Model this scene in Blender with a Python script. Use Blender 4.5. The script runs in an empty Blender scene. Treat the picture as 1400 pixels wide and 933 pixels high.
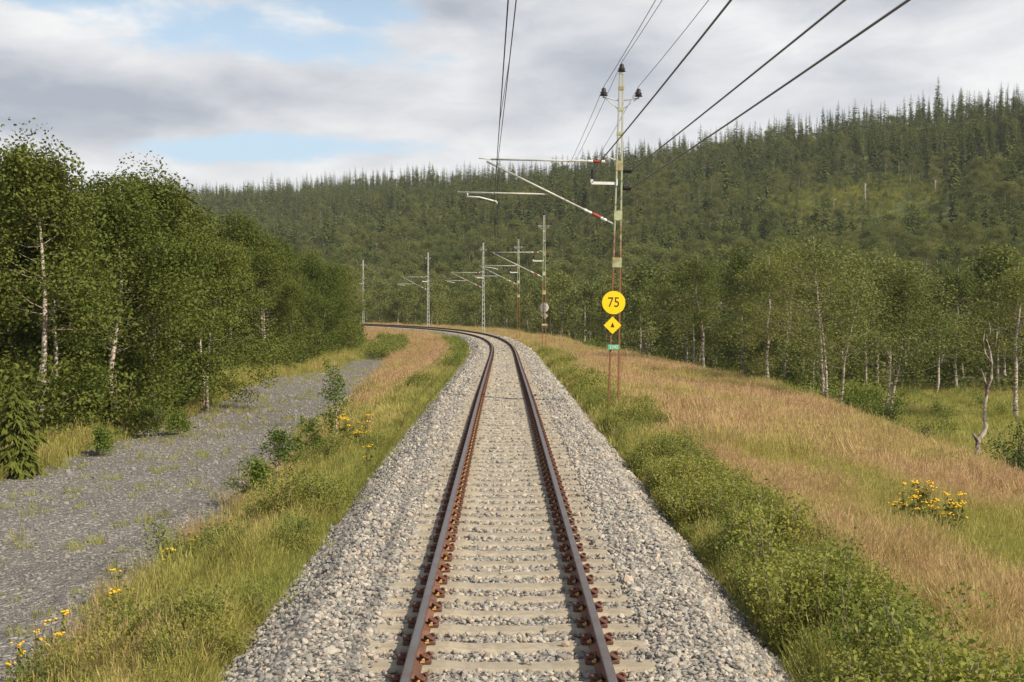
import bpy, math, random
import numpy as np
from mathutils import Vector, Matrix
R = math.radians
rng = np.random.default_rng(7)
scene = bpy.context.scene
COL = scene.collection

# ---------------------------------------------------------------- camera, sky, sun, exposure
CX, CZ, F = -0.04, 2.73, 1800.0           # camera position; focal length in pixels of the 1400 px photograph
U0, V0 = 688.0, 414.0                     # where the straight track would vanish
cam = bpy.data.cameras.new('camera'); camo = bpy.data.objects.new('camera', cam); COL.objects.link(camo)
cam.sensor_width = 36.0; cam.lens = 36.0 * F / 1400; cam.clip_start = 0.1; cam.clip_end = 8000
camo.location = (CX, 0, CZ)
camo.rotation_euler = (R(90) - math.atan((466.5 - V0) / F), 0, -math.atan((700 - U0) / F))
scene.camera = camo

SUN_AZ, SUN_EL = 128.0, 40.0              # clockwise from the direction of travel
sun = bpy.data.lights.new('sun', 'SUN'); suno = bpy.data.objects.new('sun', sun); COL.objects.link(suno)
sun.energy = 5.0; sun.angle = R(0.6); sun.color = (1.0, 0.89, 0.71)
sd = Vector((math.sin(R(SUN_AZ)) * math.cos(R(SUN_EL)), math.cos(R(SUN_AZ)) * math.cos(R(SUN_EL)), math.sin(R(SUN_EL))))
suno.rotation_euler = (-sd).to_track_quat('-Z', 'Y').to_euler()
suno.location = sd * 200

world = bpy.data.worlds.new('World'); scene.world = world; world.use_nodes = True
scene.view_settings.view_transform = 'Standard'; scene.view_settings.look = 'None'
scene.view_settings.exposure = 0.25; scene.view_settings.gamma = 1.0
scene.view_settings.use_curve_mapping = False
try:
    scene.cycles.use_denoising = True
    scene.cycles.max_bounces = 6; scene.cycles.diffuse_bounces = 3; scene.cycles.glossy_bounces = 2
    scene.cycles.transmission_bounces = 3; scene.cycles.transparent_max_bounces = 4
except Exception:
    pass


class NT:
    """short helper for node trees"""
    def __init__(s, tree):
        s.t = tree; s.n = tree.nodes; s.l = tree.links
    def new(s, typ, **kw):
        n = s.n.new(typ)
        for k, v in kw.items():
            setattr(n, k, v)
        return n
    def put(s, sock, v):
        if isinstance(v, bpy.types.NodeSocket):
            s.l.new(v, sock)
        elif isinstance(v, (tuple, list)) and sock.type == 'RGBA' and len(v) == 3:
            sock.default_value = (*v, 1)
        else:
            sock.default_value = v
    def math(s, op, a, b=None, c=None, clamp=False):
        n = s.new('ShaderNodeMath', operation=op); n.use_clamp = clamp
        for i, v in enumerate((a, b, c)):
            if v is not None:
                s.put(n.inputs[i], v)
        return n.outputs[0]
    def mix(s, f, a, b, mode='MIX'):
        n = s.new('ShaderNodeMix', data_type='RGBA', blend_type=mode)
        s.put(n.inputs['Factor'], f); s.put(n.inputs['A'], a) if False else None
        s.put(n.inputs[6], a); s.put(n.inputs[7], b)
        return n.outputs[2]
    def noise(s, scale, vec=None, detail=4, rough=0.55, dist=0.0):
        n = s.new('ShaderNodeTexNoise'); n.inputs['Scale'].default_value = scale
        n.inputs['Detail'].default_value = detail; n.inputs['Roughness'].default_value = rough
        n.inputs['Distortion'].default_value = dist
        if vec is not None:
            s.l.new(vec, n.inputs['Vector'])
        return n.outputs['Fac']
    def ramp(s, f, lo, hi, clamp=True, smooth=True):
        n = s.new('ShaderNodeMapRange'); n.interpolation_type = 'SMOOTHSTEP' if smooth else 'LINEAR'
        s.put(n.inputs['Value'], f); n.inputs['From Min'].default_value = lo; n.inputs['From Max'].default_value = hi
        return n.outputs['Result']


def build_world():
    w = NT(world.node_tree)
    for n in list(w.n):
        w.n.remove(n)
    out = w.new('ShaderNodeOutputWorld'); bg = w.new('ShaderNodeBackground')
    w.l.new(bg.outputs[0], out.inputs[0]); bg.inputs['Strength'].default_value = 0.1
    sky = w.new('ShaderNodeTexSky', sky_type='NISHITA'); sky.sun_disc = False
    sky.sun_elevation = R(SUN_EL); sky.sun_rotation = R(SUN_AZ)
    sky.air_density = 1.0; sky.dust_density = 1.5; sky.ozone_density = 1.2
    tc = w.new('ShaderNodeTexCoord'); nv = w.new('ShaderNodeVectorMath', operation='NORMALIZE')
    w.l.new(tc.outputs['Generated'], nv.inputs[0])
    sp = w.new('ShaderNodeSeparateXYZ'); w.l.new(nv.outputs[0], sp.inputs[0])
    az = w.math('ARCTAN2', sp.outputs[0], sp.outputs[1])     # 0 ahead, + to the right
    el = w.math('ARCSINE', sp.outputs[2])
    el = w.math('MAXIMUM', el, 0.0)
    cb = w.new('ShaderNodeCombineXYZ')
    w.put(cb.inputs[0], w.math('MULTIPLY', az, 2.6)); w.put(cb.inputs[1], w.math('MULTIPLY', w.math('POWER', w.math('ADD', el, 0.02), 0.8), 6.5))
    w.put(cb.inputs[2], w.math('MULTIPLY', az, 0.6))
    cv = cb.outputs[0]
    n1 = w.noise(1.5, cv, 8, 0.52, 0.2)
    n2 = w.noise(3.2, cv, 7, 0.55, 0.25)
    n3 = w.noise(0.7, cv, 3, 0.5)
    def blob(a, e, ra, re, tilt=0.0):
        da = w.math('SUBTRACT', az, a); de = w.math('SUBTRACT', el, e)
        de = w.math('ADD', de, w.math('MULTIPLY', da, tilt))
        q = w.math('ADD', w.math('POWER', w.math('MULTIPLY', w.math('ABSOLUTE', da), 1 / ra), 2.0),
                   w.math('POWER', w.math('MULTIPLY', w.math('ABSOLUTE', de), 1 / re), 2.0))
        return w.math('EXPONENT', w.math('MULTIPLY', q, -1.0))
    P = lambda u, v: ((u - U0) / F, (V0 - v) / F)
    gaps = None
    for (u, v, ru, rv, tl, k) in ((400, 70, 260, 46, 0.12, 1.0), (440, 208, 330, 26, -0.02, 1.0), (60, 10, 190, 34, 0.1, 0.8), (480, 20, 170, 50, 0.0, 0.8), (-500, 120, 200, 60, 0, .8)):
        b = w.math('MULTIPLY', blob(*P(u, v), ru / F, rv / F, tl), k)
        gaps = b if gaps is None else w.math('MAXIMUM', gaps, b)
    cover = w.math('SUBTRACT', w.math('ADD', w.math('MULTIPLY', n1, 1.0), w.math('MULTIPLY', w.noise(7.0, cv, 8, 0.6, 0.3), 0.35)), w.math('MULTIPLY', gaps, 0.42))
    cover = w.ramp(cover, 0.29, 0.47)
    cover = w.math('MULTIPLY', cover, w.ramp(el, 0.95, 0.30))
    dark = None
    for (u, v, ru, rv, tl, k) in ((150, 160, 300, 62, -0.05, 1.0), (780, 110, 260, 75, 0.0, 0.62), (640, 25, 100, 30, 0, .7), (1180, 30, 160, 30, 0, .5), (1100, 110, 130, 30, 0.1, .25)):
        b = w.math('MULTIPLY', blob(*P(u, v), ru / F, rv / F, tl), k)
        dark = b if dark is None else w.math('MAXIMUM', dark, b)
    shade = w.math('ADD', w.math('MULTIPLY', dark, 0.8), w.math('MULTIPLY', w.math('SUBTRACT', w.math('ADD', w.math('MULTIPLY', n2, .7), w.math('MULTIPLY', w.noise(6.5, cv, 9, 0.6, 0.5), .3)), 0.5), 1.75))
    shade = w.math('ADD', shade, w.math('MULTIPLY', w.math('SUBTRACT', n3, 0.5), 0.5))
    low = w.ramp(el, 0.14, 0.06)
    shade = w.math('SUBTRACT', shade, w.math('MULTIPLY', low, 0.15))
    ccol = w.mix(w.ramp(shade, -0.25, 0.75, smooth=False), (8.3, 8.3, 8.3), (3.7, 4.05, 4.7))
    blue = w.mix(w.ramp(el, 0.35, 0.15), sky.outputs[0], w.mix(0.7, sky.outputs[0], (5.6, 7.3, 8.9)))
    col = w.mix(cover, blue, ccol)
    w.l.new(col, bg.inputs['Color'])
build_world()


# ---------------------------------------------------------------- materials
def mat(name, fn):
    m = bpy.data.materials.new(name); m.use_nodes = True
    w = NT(m.node_tree)
    b = w.n['Principled BSDF']; b.inputs['Roughness'].default_value = 0.8
    b.inputs['Specular IOR Level'].default_value = 0.25
    fn(w, b)
    return m

def objrand(w):
    return w.new('ShaderNodeObjectInfo').outputs['Random']

def coords(w, kind='Object'):
    return w.new('ShaderNodeTexCoord').outputs[kind]

def bump(w, b, h, strength, dist):
    n = w.new('ShaderNodeBump'); n.inputs['Strength'].default_value = strength; n.inputs['Distance'].default_value = dist
    w.l.new(h, n.inputs['Height']); w.l.new(n.outputs[0], b.inputs['Normal'])

def plain(name, col, rough=0.6, metal=0.0, var=0.25, scale=6.0, col2=None, bmp=0.0):
    def fn(w, b):
        n = w.noise(scale, coords(w), 6, 0.65)
        c2 = col2 or tuple(c * (1 - var) for c in col)
        w.l.new(w.mix(w.ramp(n, 0.38, 0.66), col, c2), b.inputs['Base Color'])
        b.inputs['Roughness'].default_value = rough; b.inputs['Metallic'].default_value = metal
        if bmp:
            bump(w, b, n, 0.6, bmp)
    return mat(name, fn)

def foliage(name, ca, cb_, trans=0.3, tint=None, tcol=None):
    """leaf colour: ca..cb_ by leaf and by plant; tint = instance attribute towards tcol"""
    def fn(w, b):
        isl = w.new('ShaderNodeNewGeometry').outputs['Random Per Island']
        f = w.math('ADD', w.math('MULTIPLY', isl, 0.35), w.math('MULTIPLY', objrand(w), 0.65))
        c = w.mix(f, ca, cb_)
        if tint:
            a = w.new('ShaderNodeAttribute', attribute_type='INSTANCER', attribute_name=tint)
            c = w.mix(a.outputs['Fac'], c, w.mix(f, tcol[0], tcol[1]))
        w.l.new(c, b.inputs['Base Color']); b.inputs['Roughness'].default_value = 0.6
        b.inputs['Specular IOR Level'].default_value = 0.1
        tr = w.new('ShaderNodeBsdfTranslucent'); w.l.new(w.mix(1.0, c, (1.0, 1.0, 0.55), 'MULTIPLY'), tr.inputs['Color'])
        ms = w.new('ShaderNodeMixShader'); ms.inputs[0].default_value = trans
        w.l.new(b.outputs[0], ms.inputs[1]); w.l.new(tr.outputs[0], ms.inputs[2])
        w.l.new(ms.outputs[0], w.n['Material Output'].inputs[0])
    return mat(name, fn)

M = {}
M['birch_leaf'] = foliage('birch leaves', (0.066, 0.100, 0.018), (0.155, 0.170, 0.036), 0.26)
M['birch_leaf_far'] = foliage('far birch leaves', (0.090, 0.122, 0.034), (0.225, 0.230, 0.072), 0.3)
M['spruce_leaf'] = foliage('spruce needles', (0.064, 0.098, 0.026), (0.172, 0.195, 0.056), 0.22)
M['bush_leaf'] = foliage('shrub leaves', (0.115, 0.165, 0.032), (0.235, 0.265, 0.062), 0.35, 'tint', ((0.26, 0.26, 0.06), (0.38, 0.33, 0.08)))
M['sapling_leaf'] = foliage('sapling leaves', (0.090, 0.145, 0.028), (0.190, 0.235, 0.050), 0.35)
M['dark_leaf'] = foliage('willow leaves', (0.060, 0.095, 0.026), (0.105, 0.140, 0.036), 0.25)

def grass_fn(w, b):
    isl = w.new('ShaderNodeNewGeometry').outputs['Random Per Island']
    hgt = w.new('ShaderNodeAttribute', attribute_name='hgt').outputs['Fac']
    tint = w.new('ShaderNodeAttribute', attribute_type='INSTANCER', attribute_name='tint').outputs['Fac']
    green = w.mix(isl, (0.18, 0.22, 0.045), (0.34, 0.345, 0.085))
    yel = w.mix(isl, (0.36, 0.34, 0.085), (0.47, 0.42, 0.13))
    dry = w.mix(isl, (0.50, 0.30, 0.175), (0.57, 0.41, 0.24))
    c = w.mix(w.ramp(tint, 0.0, 0.5, smooth=False), green, yel)
    c = w.mix(w.ramp(tint, 0.4, 1.0, smooth=False), c, w.mix(w.ramp(hgt, 0.1, 0.7), yel, dry))
    w.l.new(c, b.inputs['Base Color'])
    tr = w.new('ShaderNodeBsdfTranslucent'); w.l.new(c, tr.inputs['Color'])
    ms = w.new('ShaderNodeMixShader'); ms.inputs[0].default_value = 0.35
    w.l.new(b.outputs[0], ms.inputs[1]); w.l.new(tr.outputs[0], ms.inputs[2])
    w.l.new(ms.outputs[0], w.n['Material Output'].inputs[0])
M['grass'] = mat('grass blades', grass_fn)

def bark_fn(w, b):
    tc = coords(w); mp = w.new('ShaderNodeMapping'); mp.inputs['Scale'].default_value = (2.5, 2.5, 9.0)
    w.l.new(tc, mp.inputs[0])
    n = w.noise(1.6, mp.outputs[0], 5, 0.7)
    big = w.noise(1.1, tc, 3, 0.5)
    c = w.mix(w.ramp(n, 0.46, 0.60), (0.50, 0.43, 0.36), (0.08, 0.06, 0.05))
    c = w.mix(w.ramp(big, 0.52, 0.72), c, (0.20, 0.14, 0.10))
    w.l.new(c, b.inputs['Base Color'])
M['birch_bark'] = mat('birch bark', bark_fn)
M['limb'] = plain('dark birch limb', (0.17, 0.13, 0.10), 0.9, 0, 0.4, 6, (0.34, 0.28, 0.23))
M['spruce_bark'] = plain('spruce bark', (0.11, 0.085, 0.065), 0.9, 0, 0.5, 9)
M['dead_wood'] = plain('dead wood', (0.46, 0.41, 0.36), 0.85, 0, 0.5, 5, (0.10, 0.08, 0.07), 0.02)
def snag_fn(w, b):
    tc = coords(w); n = w.noise(3.2, tc, 6, .7); n2 = w.noise(14, tc, 4, .6)
    c = w.mix(w.ramp(n, .44, .56), (0.46, 0.40, 0.34), (0.085, 0.065, 0.055)); w.l.new(w.mix(w.math('MULTIPLY', n2, .5), c, (0.20, 0.15, 0.12)), b.inputs['Base Color'])
M['snag'] = mat('peeling snag bark', snag_fn)
M['rail_top'] = plain('rail head steel', (0.17, 0.15, 0.145), 0.38, 0.75, 0.3, 3, (0.15, 0.10, 0.085))
M['rail_rust'] = plain('rail web rust', (0.105, 0.052, 0.038), 0.85, 0.0, 0.4, 5, (0.20, 0.095, 0.06))
def clip_fn(w, b):
    n = w.noise(30, coords(w), 5, .65); c = w.mix(w.ramp(n, .38, .66), (0.165, 0.066, 0.048), (0.09, 0.042, 0.034))
    w.l.new(w.mix(w.math('MULTIPLY', objrand(w), .7), c, (0.12, 0.075, 0.055)), b.inputs['Base Color']); b.inputs['Roughness'].default_value = .85
M['clip'] = mat('clip rust', clip_fn)
M['pad'] = plain('insulator nylon', (0.55, 0.34, 0.12), 0.6, 0, 0.3, 30)
M['red'] = plain('red insulator sleeve', (0.36, 0.055, 0.04), 0.5, 0, 0.3, 8)
M['white'] = plain('white porcelain', (0.72, 0.72, 0.70), 0.4, 0, 0.12, 5)
M['black'] = plain('dark porcelain', (0.035, 0.03, 0.03), 0.35, 0, 0.3, 8)
M['galv'] = plain('galvanised steel', (0.56, 0.57, 0.57), 0.55, 0.15, 0.2, 5)
M['tube'] = plain('dull aluminium tube', (0.50, 0.49, 0.44), 0.55, 0.2, 0.25, 7)
M['wire'] = plain('overhead wire', (0.055, 0.05, 0.05), 0.6, 0.2, 0.2, 2)
M['wire_grey'] = plain('grey stranded cable', (0.16, 0.16, 0.17), 0.6, 0.2, 0.2, 2)
M['sign_yellow'] = plain('yellow sign face', (0.85, 0.60, 0.012), 0.45, 0, 0.05, 2)
M['sign_black'] = plain('brownish black sign paint', (0.06, 0.025, 0.01), 0.6, 0, 0.2, 5)
M['sign_green'] = plain('green number plate', (0.10, 0.42, 0.24), 0.5, 0, 0.15, 4)
M['sign_back'] = plain('bare metal sign back', (0.58, 0.59, 0.54), 0.6, 0.1, 0.25, 6)
M['flower'] = plain('yellow tansy heads', (0.80, 0.50, 0.02), 0.7, 0, 0.3, 20)
M['flower_white'] = plain('white yarrow heads', (0.75, 0.72, 0.65), 0.7, 0, 0.1, 20)

def mast_fn(w, b):
    sp = w.new('ShaderNodeSeparateXYZ'); tc = coords(w); w.l.new(tc, sp.inputs[0])
    n = w.noise(5.0, tc, 6, 0.7)
    n2 = w.noise(1.3, tc, 4, 0.6)
    green = w.mix(n2, (0.30, 0.36, 0.20), (0.42, 0.44, 0.30))
    rust = w.mix(n, (0.30, 0.13, 0.06), (0.17, 0.075, 0.045))
    amt = w.math('ADD', n, w.ramp(sp.outputs[2], 7.0, 1.0, smooth=False))
    up = w.ramp(sp.outputs[2], 6.6, 7.4)
    c = w.mix(w.ramp(amt, 0.72, 1.05), green, rust)
    c = w.mix(up, c, w.mix(n, (0.48, 0.48, 0.42), (0.36, 0.35, 0.30)))
    w.l.new(c, b.inputs['Base Color']); b.inputs['Roughness'].default_value = 0.7
M['mast'] = mat('weathered green mast paint', mast_fn)
M['mast_plate'] = plain('pale green batten paint', (0.38, 0.46, 0.28), 0.7, 0, 0.25, 4, (0.30, 0.22, 0.12))

def concrete_fn(w, b):
    tc = coords(w)
    n = w.noise(9.0, tc, 6, 0.7); n2 = w.noise(60.0, tc, 3, 0.6); r = objrand(w)
    c = w.mix(w.ramp(n, 0.35, 0.7), (0.41, 0.355, 0.265), (0.27, 0.23, 0.17))
    c = w.mix(w.math('MULTIPLY', r, 0.5), c, (0.30, 0.265, 0.20))
    w.l.new(w.mix(w.math('MULTIPLY', w.ramp(n2, 0.5, 0.75), 0.4), c, (0.2, 0.17, 0.13)), b.inputs['Base Color'])
    b.inputs['Roughness'].default_value = 0.9; bump(w, b, n2, 0.5, 0.006)
M['concrete'] = mat('weathered sleeper concrete', concrete_fn)

def stone_fn(w, b):
    r = objrand(w); n = w.noise(14.0, coords(w), 4, 0.6)
    cr = w.new('ShaderNodeValToRGB'); w.l.new(r, cr.inputs[0]); cr.color_ramp.interpolation = 'LINEAR'
    st = [(0.0, (0.19, 0.185, 0.175)), (0.25, (0.25, 0.238, 0.215)), (0.6, (0.37, 0.345, 0.30)), (0.85, (0.50, 0.455, 0.38)), (0.93, (0.47, 0.36, 0.27)), (1.0, (0.58, 0.54, 0.47))]
    e = cr.color_ramp.elements
    e[0].position, e[0].color = st[0][0], (*st[0][1], 1); e[1].position, e[1].color = st[-1][0], (*st[-1][1], 1)
    for p, c in st[1:-1]:
        k = e.new(p); k.color = (*c, 1)
    tint = w.new('ShaderNodeAttribute', attribute_type='INSTANCER', attribute_name='tint').outputs['Fac']
    c = w.mix(w.math('MULTIPLY', n, 0.45), cr.outputs[0], (0.19, 0.175, 0.155))
    c = w.mix(w.math('MULTIPLY', w.ramp(tint, 0, 1, smooth=False), .75), c, (0.19, 0.125, 0.085))
    c = w.mix(w.math('MULTIPLY', w.ramp(tint, 0, -1, smooth=False), .65), c, (0.165, 0.154, 0.138))
    w.l.new(c, b.inputs['Base Color'])
    b.inputs['Roughness'].default_value = 0.85
M['stone'] = mat('ballast stone', stone_fn)

def gravelbed(ca, cb_, cc, sc):
    def fn(w, b):
        tc = coords(w)
        v = w.new('ShaderNodeTexVoronoi'); v.inputs['Scale'].default_value = sc; w.l.new(tc, v.inputs['Vector'])
        v2 = w.new('ShaderNodeTexVoronoi'); v2.inputs['Scale'].default_value = sc * 2.3; w.l.new(tc, v2.inputs['Vector'])
        sp = w.new('ShaderNodeSeparateColor'); w.l.new(v.outputs['Color'], sp.inputs[0])
        c = w.mix(sp.outputs[0], ca, cb_)
        c = w.mix(w.ramp(sp.outputs[1], 0.86, 0.93), c, cc)
        big = w.noise(0.35, tc, 4, 0.6)
        c = w.mix(w.math('MULTIPLY', w.ramp(big, 0.45, 0.7), 0.35), c, tuple(x * 0.75 for x in ca))
        w.l.new(c, b.inputs['Base Color']); b.inputs['Roughness'].default_value = 0.9
        h = w.math('SUBTRACT', 1.0, w.math('ADD', v.outputs['Distance'], w.math('MULTIPLY', v2.outputs['Distance'], 0.4)))
        bump(w, b, h, 1.0, 0.05)
    return fn
M['ballast'] = mat('ballast bed', gravelbed((0.21, 0.195, 0.17), (0.37, 0.345, 0.295), (0.48, 0.44, 0.38), 17))
M['gravel'] = mat('road gravel', gravelbed((0.135, 0.126, 0.114), (0.245, 0.229, 0.206), (0.38, 0.355, 0.32), 15))

def ground_fn(w, b):
    """earth and low turf; 'dry' and 'wood' are where the straw field and the wood grow"""
    tc = coords(w)
    dry = w.new('ShaderNodeAttribute', attribute_name='dry').outputs['Fac']
    wood = w.new('ShaderNodeAttribute', attribute_name='wood').outputs['Fac']
    n = w.noise(1.8, tc, 7, 0.65); n2 = w.noise(0.16, tc, 4, 0.55); n3 = w.noise(14.0, tc, 4, 0.7)
    turf = w.mix(n3, (0.16, 0.19, 0.05), (0.28, 0.27, 0.09))
    straw = w.mix(n3, (0.32, 0.23, 0.11), (0.43, 0.33, 0.17))
    floor = w.mix(n, (0.065, 0.085, 0.022), (0.13, 0.145, 0.038))
    c = w.mix(w.ramp(w.math('ADD', dry, w.math('MULTIPLY', w.math('SUBTRACT', n, 0.5), 0.8)), 0.3, 0.7), turf, straw)
    c = w.mix(w.ramp(w.math('ADD', wood, w.math('MULTIPLY', w.math('SUBTRACT', n2, 0.5), 0.6)), 0.4, 0.75), c, floor)
    w.l.new(c, b.inputs['Base Color']); b.inputs['Roughness'].default_value = 0.95
    bump(w, b, n3, 0.7, 0.08)
M['ground'] = mat('turf and earth', ground_fn)


# ---------------------------------------------------------------- mesh helpers
def np_mesh(name, V, faces, mats, midx=None, smooth=None, attrs=None):
    """V (n,3); faces: list of (m,k) integer arrays"""
    me = bpy.data.meshes.new(name)
    V = np.asarray(V, np.float32)
    me.vertices.add(len(V)); me.vertices.foreach_set('co', V.ravel())
    loops = np.concatenate([f.ravel() for f in faces]).astype(np.int32)
    tot = np.concatenate([np.full(len(f), f.shape[1], np.int32) for f in faces])
    me.loops.add(len(loops)); me.loops.foreach_set('vertex_index', loops)
    me.polygons.add(len(tot))
    me.polygons.foreach_set('loop_start', np.concatenate(([0], np.cumsum(tot)[:-1])).astype(np.int32))
    try:
        me.polygons.foreach_set('loop_total', tot)
    except Exception:
        pass
    for m in (mats if isinstance(mats, (list, tuple)) else [mats]):
        me.materials.append(m)
    if midx is not None:
        me.polygons.foreach_set('material_index', np.asarray(midx, np.int32))
    if smooth is not None:
        me.polygons.foreach_set('use_smooth', np.asarray(np.broadcast_to(smooth, (len(tot),)), bool))
    for k, v in (attrs or {}).items():
        a = me.attributes.new(k, 'FLOAT', 'POINT'); a.data.foreach_set('value', np.asarray(v, np.float32))
    me.update(calc_edges=True)
    return me

class MB:
    """collects shapes into one mesh"""
    def __init__(s):
        s.V = []; s.Fq = []; s.Ft = []; s.mq = []; s.mt = []; s.n = 0; s.sq = []; s.st = []
    def add(s, V, quads=None, tris=None, m=0, smooth=False):
        V = np.asarray(V, float); s.V.append(V)
        if quads is not None and len(quads):
            q = np.asarray(quads, int) + s.n; s.Fq.append(q); s.mq += [m] * len(q); s.sq += [smooth] * len(q)
        if tris is not None and len(tris):
            t = np.asarray(tris, int) + s.n; s.Ft.append(t); s.mt += [m] * len(t); s.st += [smooth] * len(t)
        s.n += len(V); return s
    def box(s, c, d, m=0, rot=None, bev=0.0):
        c = np.asarray(c, float); hx, hy, hz = np.asarray(d, float) / 2
        if bev <= 0:
            P = np.array([[x, y, z] for z in (-hz, hz) for x, y in ((-hx, -hy), (hx, -hy), (hx, hy), (-hx, hy))])
            Q = [(3, 2, 1, 0), (4, 5, 6, 7), (0, 1, 5, 4), (1, 2, 6, 5), (2, 3, 7, 6), (3, 0, 4, 7)]
        else:
            b = min(bev, hx * .9, hy * .9, hz * .9)
            lay = [(-hz, b), (-hz + b, 0), (hz - b, 0), (hz, b)]
            P = []
            for z, i in lay:
                P += [[-hx + i, -hy + i, z], [hx - i, -hy + i, z], [hx - i, hy - i, z], [-hx + i, hy - i, z]]
            P = np.array(P); Q = [(3, 2, 1, 0), (12, 13, 14, 15)]
            for l in range(3):
                for k in range(4):
                    Q.append((l * 4 + k, l * 4 + (k + 1) % 4, l * 4 + 4 + (k + 1) % 4, l * 4 + 4 + k))
        if rot is not None:
            P = P @ np.asarray(rot).T
        return s.add(P + c, Q, m=m)
    def tube(s, pts, r, n=6, m=0, caps=True):
        pts = np.asarray(pts, float); k = len(pts)
        r = np.broadcast_to(np.asarray(r, float), (k,))
        tg = np.gradient(pts, axis=0); tg /= np.linalg.norm(tg, axis=1)[:, None] + 1e-12
        ref = np.array([0, 0, 1.0]) if abs(tg[0][2]) < 0.9 else np.array([1.0, 0, 0])
        ang = np.linspace(0, 2 * math.pi, n, endpoint=False); V = []
        for i in range(k):
            a = np.cross(tg[i], ref); a /= np.linalg.norm(a) + 1e-12; b = np.cross(a, tg[i])
            ref = b if k > 2 else ref
            V.append(pts[i] + r[i] * (np.cos(ang)[:, None] * a + np.sin(ang)[:, None] * b))
        Q = [(i * n + j, i * n + (j + 1) % n, (i + 1) * n + (j + 1) % n, (i + 1) * n + j) for i in range(k - 1) for j in range(n)]
        V = np.concatenate(V); T = []
        if caps:
            V = np.concatenate([V, pts[:1], pts[-1:]]); c0, c1 = k * n, k * n + 1
            T = [(c0, (j + 1) % n, j) for j in range(n)] + [(c1, (k - 1) * n + j, (k - 1) * n + (j + 1) % n) for j in range(n)]
        return s.add(V, Q, T, m=m, smooth=True)
    def lathe(s, prof, c=(0, 0, 0), n=10, m=0):
        """prof: (radius, z) list, around z through c"""
        ang = np.linspace(0, 2 * math.pi, n, endpoint=False)
        V = np.array([[rr * math.cos(a), rr * math.sin(a), z] for rr, z in prof for a in ang]) + np.asarray(c, float)
        k = len(prof)
        Q = [(i * n + j, i * n + (j + 1) % n, (i + 1) * n + (j + 1) % n, (i + 1) * n + j) for i in range(k - 1) for j in range(n)]
        return s.add(V, Q, m=m, smooth=True)
    def prism(s, poly, y0, y1, m=0):
        """poly in x,z extruded along y"""
        n = len(poly); P = [[x, y, z] for y in (y0, y1) for x, z in poly]
        Q = [(j, (j + 1) % n, n + (j + 1) % n, n + j) for j in range(n)]
        P += [[sum(p[0] for p in poly) / n, y, sum(p[1] for p in poly) / n] for y in (y0, y1)]
        T = [(2 * n, (j + 1) % n, j) for j in range(n)] + [(2 * n + 1, n + j, n + (j + 1) % n) for j in range(n)]
        return s.add(P, Q, T, m=m)
    def mesh(s, name, mats):
        F = []
        if s.Fq: F.append(np.concatenate(s.Fq))
        if s.Ft: F.append(np.concatenate(s.Ft))
        return np_mesh(name, np.concatenate(s.V), F, mats, s.mq + s.mt, s.sq + s.st)
    def build(s, name, mats, parent=None, loc=None):
        return link(name, s.mesh(name, mats), parent, loc)

def link(name, me, parent=None, loc=None, **props):
    o = bpy.data.objects.new(name, me); COL.objects.link(o)
    if parent is not None: o.parent = parent
    if loc is not None: o.location = loc
    for k, v in props.items(): o[k] = v
    return o

def tag(o, label, cat, group=None):
    o['label'] = label; o['category'] = cat
    if group: o['group'] = group
    return o

def thing(name, label, cat, loc=(0, 0, 0), rz=0.0, group=None):
    o = link(name, None, None, loc); o.rotation_euler = (0, 0, rz); o.empty_display_size = 0.2
    return tag(o, label, cat, group)

def copy_tree(o, parent=None):
    kids = list(o.children)
    c = o.copy(); COL.objects.link(c); c.parent = parent
    for k in kids: copy_tree(k, c)
    return c


# ---------------------------------------------------------------- track line and terrain
DS = 0.5
S = np.arange(-60, 460, DS)
K = np.where(S < 75, 0, np.where(S < 180, (S - 75) / 16000.0, np.where(S < 290, 105 / 16000.0, 0)))
TH = np.cumsum(K) * DS
PX = np.cumsum(-np.sin(TH)) * DS; PY = np.cumsum(np.cos(TH)) * DS
i0 = int(60 / DS); PX -= PX[i0]; PY -= PY[i0]
ZT = np.interp(S, [-60, 38, 78, 115, 170, 460], [0, 0, -0.36, -0.52, -0.52, -0.45])
_k = np.hanning(41); _k /= _k.sum(); ZT = np.convolve(np.pad(ZT, 20, mode='edge'), _k, mode='valid')
CANT = K / K.max() * 0.1 / 1.5

def trk(s, t, h):
    """track coordinates -> world"""
    s = np.asarray(s, float); th = np.interp(s, S, TH)
    x = np.interp(s, S, PX) + np.cos(th) * t; y = np.interp(s, S, PY) + np.sin(th) * t
    z = np.interp(s, S, ZT) + h + np.clip(t, -3, 3) * np.interp(s, S, CANT)
    return np.stack(np.broadcast_arrays(x, y, z), -1)

def st_of(x, y):
    x = np.asarray(x, float).ravel(); y = np.asarray(y, float).ravel()
    s = np.empty_like(x); t = np.empty_like(x)
    for a in range(0, len(x), 4000):
        sl = slice(a, a + 4000)
        d2 = (x[sl, None] - PX[None]) ** 2 + (y[sl, None] - PY[None]) ** 2
        i = d2.argmin(1); th = TH[i]; dx = x[sl] - PX[i]; dy = y[sl] - PY[i]
        t[sl] = dx * np.cos(th) + dy * np.sin(th)
        s[sl] = S[i] + (-dx * np.sin(th) + dy * np.cos(th))
    return s, t

def road_edges(s):
    return (np.interp(s, [-60, 30, 66, 90, 107, 128], [-11.2, -11.4, -13.2, -12.4, -11.2, -10.2]),
            np.interp(s, [-60, 16, 24, 40, 60, 85, 107, 128], [-4.75, -4.75, -5.0, -5.45, -6.0, -7.3, -8.7, -9.6]))

def crest(s):
    return np.interp(s, [0, 62, 77, 90, 106, 140, 220], [11.3, 11.6, 9.8, 7.6, 5.2, 4.8, 4.8])

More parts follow.
